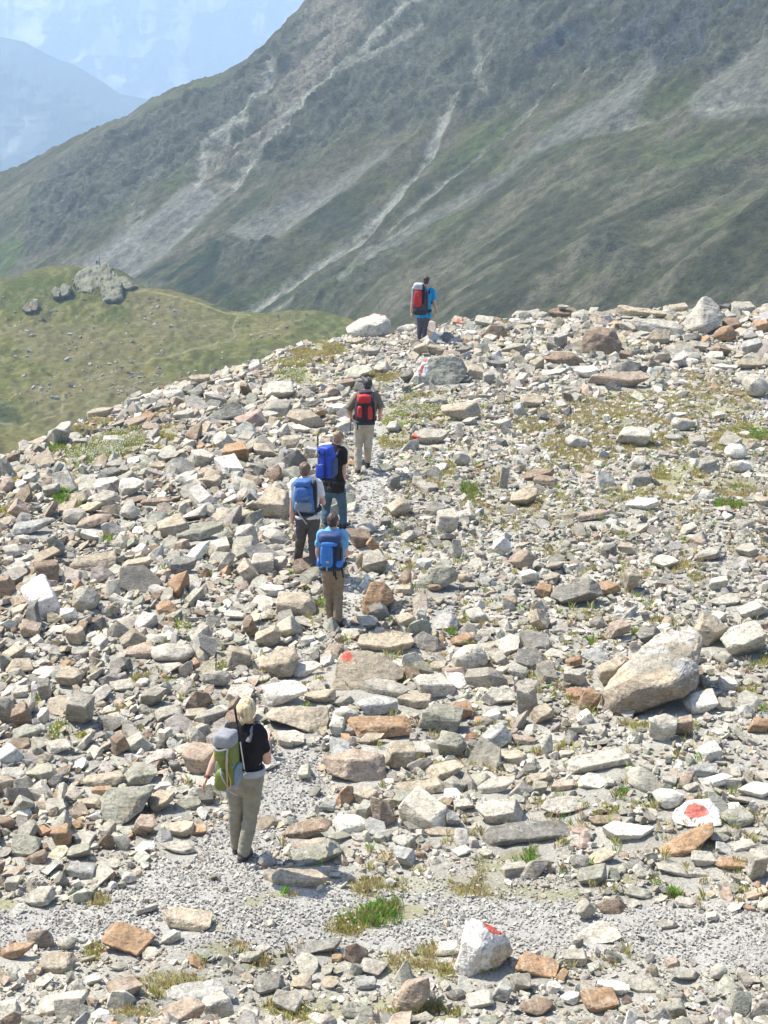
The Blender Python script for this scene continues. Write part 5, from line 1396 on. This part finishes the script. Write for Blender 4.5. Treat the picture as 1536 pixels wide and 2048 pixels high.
strap(R, [(.18, .03, .9), (.35, .0, .95), (.62, -.07, .8)], .011, M_GREYW); strap(R, [(.16, .04, .98), (.20, -.10, 1.0), (.24, -.09, 1.0), (.2, .04, .95)], .010, M_GREYW); strap(R, [(-.25, .0, .9), (-.2, -.1, .8), (-.08, -.16, .8)], .009, M_GREYW)
strap(R, [(.42, .52, .9), (.50, .46, .9), (.46, .42, .95), (.40, .46, .95)], .005, BGR, 'cord', flat=1)
shoulder_straps(R, GRY); hip_belt(R, M_GREYW)
Yw = R['Y0'] - .36
pole(at(470, 1418, Yw + .05), at(490, 1548, Yw), 'trekking pole strapped upright to the lime green backpack', .5, .22)
mb = MB(); dq = (R['wL'] - R['eL']); dq /= np.linalg.norm(dq); wq = R['wL'] - dq * .02
mb.tube([wq - dq * .014, wq + dq * .014], [.036, .035], seg=14, n=2); mb.pillow(wq + R['rt'] * -.034 - R['fw'] * .01, (.014, .036, .036), np.eye(3), .8, .8, 12)
R['part']('wristwatch', mb.mesh('wristwatch', R['base']), fab('brown_leather', (.20, .09, .05)))

# --- boy in front with the navy lidded pack
R = hiker(dict(top=(666, 1028), head=(666, 1042), neck=(667, 1059), shL=(641, 1070), shR=(688, 1070), elL=(636, 1104), wrL=(640, 1126, .12), elR=(689, 1108, -.02), wrR=(705, 1104, .16), hiL=(655, 1140), hiR=(677, 1140), knL=(657, 1187), knR=(676, 1187), anL=(661, 1232), anR=(676, 1240), footL=(661, 1243), footR=(676, 1251), toeR=(.55, 1, 0), toeL=(.1, 1, 0)),
          8, 'hiker in a light blue t-shirt and khaki brown trousers stretching out his right hand', dict(shirt=KH('sky_blue_cotton', (.16, .38, .62)), trousers=KH('khaki_brown', (.24, .185, .125)), boot=fab('dark_grey_boot', (.06, .058, .05)), hair=HAIR('dark_brown_hair', (.075, .048, .035))), .60, None, .03, 4)
NAV = fab('navy_fabric', (.025, .05, .14)); SKY = fab('bright_blue_fabric', (.035, .18, .50)); DNV = fab('dark_navy_fabric', (.018, .028, .06))
backpack(R, 638, 690, 1058, 1134, 'blue backpack with a navy lid worn by the hiker in the light blue t-shirt',
         [('main_bag', 0, .44, .90, .86, 1.0, .5, DNV, .6), ('lid', -.02, .86, .86, .27, 1.1, .6, NAV, .6), ('lid_pocket', -.03, .74, .62, .13, .5, 1.0, SKY, .7), ('front_pocket', -.12, .40, .50, .62, .55, .92, SKY, .62), ('side_pocket', -.44, .18, .20, .22, .7, .5, SKY, .7), ('side_pocket', .34, .20, .28, .20, .6, .75, SKY, .7), ('base_panel', 0, .06, .86, .15, 1.0, .55, DNV, .6), ('patch', -.06, .27, .13, .06, .12, 1.2, fab('tan_patch', (.45, .33, .14)), .8)], 6, .24)
strap(R, [(.22, .80, 1.1), (.25, .55, 1.1), (.2, .3, 1.1), (.14, .05, 1.05), (.16, -.12, 1.0)], .012, M_BLACK); strap(R, [(.44, .62, .9), (.40, .35, .9), (.46, .05, .9), (.5, -.18, .8)], .012, M_BLACK); strap(R, [(-.1, .14, 1.2), (-.1, .04, 1.15)], .010, M_GREYW); strap(R, [(.20, .0, .9), (.22, -.22, .8), (.26, -.2, .8)], .012, M_BLACK)
shoulder_straps(R, NAV); hip_belt(R, M_BLACK)

# --- white t-shirt
R = hiker(dict(top=(610, 926), head=(610, 940), neck=(612, 957), shL=(588, 968), shR=(636, 968), elL=(585, 1012), wrL=(584, 1044, .05), elR=(646, 1005, -.03), wrR=(641, 987, .20), hiL=(605, 1030), hiR=(628, 1030), knL=(602, 1078), knR=(626, 1080), anL=(595, 1121), anR=(628, 1138), footL=(595, 1132), footR=(628, 1150), toeL=(-.3, 1, 0), toeR=(.25, 1, 0)),
          10, 'hiker in a white t-shirt and dark grey trousers with one forearm raised', dict(shirt=KH('white_cotton', (.66, .65, .62)), trousers=KH('charcoal_cloth', (.085, .08, .075)), boot=fab('brown_grey_boot', (.13, .10, .085)), hair=HAIR('brown_hair', (.16, .10, .065))), .62, None, -.01, 0)
STB = fab('steel_blue_fabric', (.045, .13, .34)); SLG = fab('slate_grey_fabric', (.17, .21, .24))
backpack(R, 589, 636, 954, 1026, 'blue and slate grey backpack worn by the hiker in the white t-shirt',
         [('main_bag', 0, .46, .92, .88, 1.0, .5, STB, .6), ('lid', -.08, .90, .72, .20, 1.05, .55, STB, .6), ('front_pocket', -.08, .62, .62, .40, .5, .95, STB, .65), ('lower_pocket', -.02, .28, .74, .28, .5, .9, SLG, .65), ('side_pocket', .40, .55, .22, .85, .8, .45, M_BLACK, .65), ('side_pocket', -.46, .28, .14, .34, .7, .4, fab('teal_mesh', (.05, .20, .22)), .7), ('base_panel', 0, .06, .84, .14, .95, .5, M_BLACK, .6)], 8, .23)
strap(R, [(-.28, .22, 1.1), (-.12, .02, 1.05), (.12, -.22, .9)], .011, M_GREYW); strap(R, [(.30, .95, .9), (.42, .75, .9), (.44, .45, .9)], .012, M_BLACK); strap(R, [(-.38, .60, 1.05), (0, .52, 1.22), (.3, .58, 1.05)], .009, SLG)
shoulder_straps(R, M_BLACK); hip_belt(R, M_BLACK)

# --- dark t-shirt, royal blue pack
R = hiker(dict(top=(679, 864), head=(678, 876), neck=(673, 892), shL=(653, 900), shR=(687, 903), elL=(648, 938), wrL=(652, 962, .12), elR=(688, 938), wrR=(686, 974), hiL=(657, 974), hiR=(678, 974), knL=(652, 1015), knR=(686, 1015), anL=(649, 1050), anR=(687, 1047), footL=(648, 1060), footR=(688, 1057), toeR=(.5, 1, 0), toeL=(0, 1, 0)),
          30, 'tall hiker in a dark brown t-shirt and blue jeans looking down', dict(shirt=KH('dark_brown_cotton', (.030, .024, .021)), trousers=KH('blue_denim', (.075, .125, .165)), boot=fab('black_boot', (.03, .03, .032)), hair=HAIR('light_brown_hair', (.28, .18, .11))), .62, None, -.03, 14)
ROY = fab('royal_blue_fabric', (.018, .06, .40))
backpack(R, 642, 680, 888, 956, 'royal blue backpack worn by the hiker in the dark brown t-shirt',
         [('main_bag', 0, .45, .90, .86, 1.0, .5, ROY, .6), ('lid', -.05, .88, .74, .25, 1.1, .6, ROY, .6), ('front_pocket', -.17, .28, .50, .42, .6, .98, ROY, .65), ('side_pocket', .40, .40, .24, .56, .8, .5, NAV, .65), ('side_pocket', -.46, .24, .16, .30, .7, .45, ROY, .7), ('base_panel', 0, .05, .86, .12, .95, .5, M_BLACK, .6)], 26, .25)
strap(R, [(.08, .92, 1.15), (.10, .72, 1.15), (.12, .45, 1.15), (.14, .1, 1.1)], .011, M_BLACK); strap(R, [(-.22, .9, 1.15), (-.22, .7, 1.15), (-.2, .5, 1.25)], .010, M_BLACK); strap(R, [(-.4, .48, 1.2), (-.15, .47, 1.32), (.06, .48, 1.2)], .009, NAV)
shoulder_straps(R, NAV); hip_belt(R, M_BLACK)
Yw = R['Y0'] - .33
pole(at(635.5, 873, Yw), at(636, 948, Yw), 'black trekking pole standing upright on the royal blue backpack', .75, .22)

# --- beige shirt, red and black pack
R = hiker(dict(top=(735, 757), head=(735, 769), neck=(735, 786), shL=(714, 793), shR=(753, 793), elL=(697, 818, -.03), wrL=(702, 833, .16), elR=(762, 815, -.03), wrR=(760, 828, .2), hiL=(720, 846), hiR=(738, 846), knL=(716, 894), knR=(736, 890), anL=(716, 938), anR=(735, 920), footL=(716, 948), footR=(735, 934)),
          -3, 'hiker in a khaki shirt and pale beige trousers, elbows bent outwards', dict(shirt=KH('khaki_cotton', (.20, .165, .12)), trousers=KH('pale_beige', (.43, .38, .29)), boot=fab('black_gaiter', (.04, .04, .045)), hair=HAIR('black_grey_hair', (.05, .048, .048))), .95, None, .03, -4)
BLK = fab('black_fabric', (.024, .024, .028)); REDF = fab('red_fabric', (.50, .025, .025))
backpack(R, 709, 751, 781, 845, 'red and black backpack worn by the hiker in the khaki shirt',
         [('main_bag', 0, .45, .94, .88, 1.0, .5, BLK, .6), ('lid', -.05, .80, .64, .28, 1.1, .65, REDF, .62), ('front_pocket', -.26, .42, .26, .34, .5, .95, REDF, .65), ('front_pocket', .20, .38, .24, .42, .5, .95, REDF, .65), ('centre_panel', -.02, .40, .26, .44, .55, .9, BLK, .65), ('base_panel', 0, .07, .92, .16, 1.0, .52, BLK, .6), ('collar', .02, .97, .6, .1, .8, .4, BLK, .6)], -3, .24)
strap(R, [(-.02, .72, 1.25), (-.03, .5, 1.25), (-.02, .25, 1.25), (0, .1, 1.1)], .010, M_BLACK); strap(R, [(.36, .7, 1.0), (.38, .4, 1.0), (.36, .1, .95)], .010, M_BLACK); strap(R, [(-.36, .08, .9), (-.37, -.14, .8)], .012, M_BLACK)
shoulder_straps(R, BLK); hip_belt(R, M_BLACK)
hb = R['wL'] + np.array([0, .04, -.02])
pole(hb + np.array([.02, 0, .16]), hit(694, 941) + np.array([0, 0, -.01]), 'trekking pole held in the left hand of the hiker in the khaki shirt', .42, .16)

# --- farthest hiker on the brow
R = hiker(dict(top=(853, 551), head=(853, 561.5), neck=(854, 574), shL=(833, 582), shR=(865, 582), elL=(825, 607.5), wrL=(823, 625, .02), elR=(869, 607.5), wrR=(874, 624, .02), hiL=(840.5, 628), hiR=(853.5, 628), knL=(840, 654), knR=(850, 654), anL=(839, 675), anR=(847, 677), footL=(839, 681), footR=(847, 683)),
          4, 'farthest hiker in a bright blue t-shirt and grey trousers standing out on the brow', dict(shirt=KH('bright_blue_cotton', (.02, .30, .58)), trousers=KH('grey_violet_cloth', (.105, .10, .12)), boot=fab('grey_boot', (.12, .11, .11)), hair=HAIR('dark_hair', (.06, .04, .032))), .62, None, -.035, 10)
SIL = fab('silver_fabric', (.42, .42, .43))
backpack(R, 826, 858, 566, 627, 'red, grey and black backpack worn by the farthest hiker',
         [('main_bag', 0, .46, .88, .90, 1.0, .5, fab('dark_slate_fabric', (.045, .05, .065)), .6), ('lid', -.10, .90, .62, .22, 1.1, .6, SIL, .6), ('front_pocket', -.10, .54, .50, .52, .6, .95, REDF, .6), ('side_pocket', -.44, .62, .16, .50, .7, .45, SIL, .65), ('side_pocket', .36, .45, .24, .70, .8, .5, BLK, .65), ('base_panel', 0, .12, .86, .24, 1.05, .5, BLK, .6)], 10, .26)
strap(R, [(.22, .98, 1.0), (.24, .86, 1.15), (.26, .70, 1.1), (.22, .4, 1.1)], .030, M_BLACK); strap(R, [(-.14, .62, 1.27), (-.10, .68, 1.27), (-.06, .62, 1.27)], .006, GRY, 'emblem'); strap(R, [(.46, .2, .8), (.55, .08, .7), (.54, -.02, .7)], .012, M_BLACK)
shoulder_straps(R, M_BLACK); hip_belt(R, M_BLACK)

# --- two tiny walkers and a mast on the knoll
def tiny(u, v, h, label, cs, ct, lean):
    Yk = 735.0; b = at(u, v, Yk); mb = MB()
    for sg in (-1, 1): mb.tube([b + (sg * .12, sg * .1, 0), b + (sg * .11, 0, h * .25), b + (sg * .08, 0, h * .5)], [.10, .12, .14], seg=8, n=3)
    mb.tube([b + (0, 0, h * .46), b + (0, 0, h * .65), b + (0, lean, h * .82)], np.array([(.21, .15), (.24, .17), (.2, .14)]), (1, 0, 0), 10, 3)
    for sg in (-1, 1): mb.tube([b + (sg * .24, 0, h * .80), b + (sg * .32, 0, h * .62), b + (sg * .30, .1, h * .46)], [.09, .07, .06], seg=8, n=3)
    mb.tube([b + (0, 0, h * .8), b + (0, 0, h * .88)], [.09, .08], seg=8, n=2); mb.pillow(b + (0, .02, h * .93), (.2, .24, .28), np.eye(3), 1, 1, 14)
    me = remesh(mb.mesh('person', b), .045, it=1); V = mesh_co(me); c = np.tile(np.array(ct, float), (len(V), 1)); c[V[:, 2] > h * .47] = cs; c[V[:, 2] > h * .84] = (.25, .16, .11); set_col(me, c)
    o = link('person', me, M_TINY); o.location = b; tag(o, label, 'person', 'tiny walkers on the knoll')
M_TINY = attr_mat('walker_cloth', .9, 3, .9, 1.1, 0, 0)
tiny(193.8, 529.0, 1.72, 'tiny dark clothed walker left of the mast on the knoll top', (.04, .04, .05), (.05, .05, .06), .02)
tiny(197.2, 529.2, 1.66, 'tiny walker in pale blue beside the mast on the knoll top', (.20, .34, .42), (.32, .36, .38), .02)
mb = MB(); b = at(199.5, 529.5, 735.0); mb.tube([b - (0, 0, 1), b + (0, 0, 2.6), b + (0, 0, 5.2)], [.11, .09, .07], seg=10, n=2)
mb.pillow(b + (0, 0, .1), (.7, .7, .5), np.eye(3), .7, .7, 14); mb.pillow(b + (0, 0, 5.2), (.24, .24, .3), np.eye(3), 1, 1, 10)
o = link('summit_mast', mb.mesh('summit_mast', b), fab('weathered_wood', (.12, .10, .09))); o.location = b; tag(o, 'thin upright mast beside two tiny walkers on the knoll top', 'mast')
# ------------------------------------------------------------------ what each stone is called
LAND = [(r[1], r[2], r[7], max(r[3], r[4])) for r in ROCK_OBJ if r[7]]
LAND += [(490, 1600, 'blond woman', 200), (665, 1150, 'hiker in the light blue t-shirt', 150), (605, 1050, 'hiker in the white t-shirt', 150), (672, 980, 'hiker in the dark brown t-shirt', 130), (733, 860, 'hiker in the khaki shirt', 120), (848, 630, 'farthest hiker', 90)]
SHORT = {}
def short(lab):
    """a landmark in few words: its own label up to the first place word"""
    w = lab.replace("'s", '').split(); cut = {'near', 'beside', 'on', 'with', 'under', 'lying', 'left', 'right', 'at', 'in', 'among', 'amid', 'rising', 'topped', 'pointing', 'slanting', 'leaning', 'behind', 'below', 'across', 'above', 'by', 'standing', 'alone', 'tucked', 'tilted', 'painted', 'along'}
    out = []
    for i, x in enumerate(w):
        if i > 1 and x in cut: break
        out.append(x)
    return ' '.join(out)
from collections import Counter
for l in LAND: SHORT[l[2]] = l[2] if l[2].endswith('t-shirt') or l[2].endswith('shirt') else short(l[2])
SHORT['big pale rounded boulder on the brow with a red paint stroke on its top'] = 'pale boulder on the brow with red paint'
SHORT['large blue grey block painted with white and red trail flags'] = 'block with the trail flags'
SHORT['white painted rock with a big red dot on the right'] = 'white rock with the red dot'
SHORT['white painted pointed rock with a red stripe on its ridge'] = 'white rock with the red stripe'
SHORT["large tan slab with an orange red paint dot near the path's middle"] = 'slab with the orange red dot'
SHORT['grey slab with a red paint dot at its left end'] = 'grey slab with a red dot end'
cnt = Counter(SHORT.values()); LAND = [l for l in LAND if cnt[SHORT[l[2]]] == 1]
def where(du, dv, far):
    a = abs(du) > 2.0 * abs(dv); b = abs(dv) > 2.0 * abs(du); n = 'just ' if not far else ''
    if a: return n + ('right of' if du > 0 else 'left of')
    if b: return n + ('in front of' if dv > 0 else 'behind')
    return ('front right of' if dv > 0 else 'back right of') if du > 0 else ('front left of' if dv > 0 else 'back left of')
used = {r[7] for r in ROCK_OBJ if r[7]}
areas = sorted(r[3] * r[4] for r in ROCK_OBJ)
for r in ROCK_OBJ:
    ob, u, v, w, h, cc, kd, lab, pt = r
    ob['category'] = 'boulder' if ob.name.startswith('boulder') else 'rock'; ob['group'] = 'single stones of the boulder field'
    if lab: ob['label'] = lab; continue
    ar = w * h; sz = 'small' if ar < areas[80] else 'medium' if ar < areas[200] else 'large'
    lean = ''
    asp = w / h; shp = SHPW[kd]
    if asp > 2.4 and kd != 's': shp = 'long ' + shp
    elif asp < .95: shp = 'upright ' + shp
    near = sorted(LAND, key=lambda l: math.hypot(l[0] - u, 1.35 * (l[1] - v)) - .4 * l[3]); done = False
    for l in near[:9]:
        d = math.hypot(l[0] - u, l[1] - v); far = d > .5 * (max(w, h) + l[3]) + 45
        for pre in (f'{COLW[cc]} {shp}', f'{sz} {COLW[cc]} {shp}'):
            t = f'{pre} {where(u - l[0], v - l[1], far)} the {SHORT[l[2]]}'
            if t not in used and len(t.split()) <= 16: done = True; break
        if done: break
    if not done:
        for l in near[:3]:
            for od in ('second', 'third', 'fourth'):
                t = f'{od} {COLW[cc]} {shp} {where(u - l[0], v - l[1], True)} the {SHORT[l[2]]}'
                if t not in used and len(t.split()) <= 16: done = True; break
            if done: break
    used.add(t); ob['label'] = t
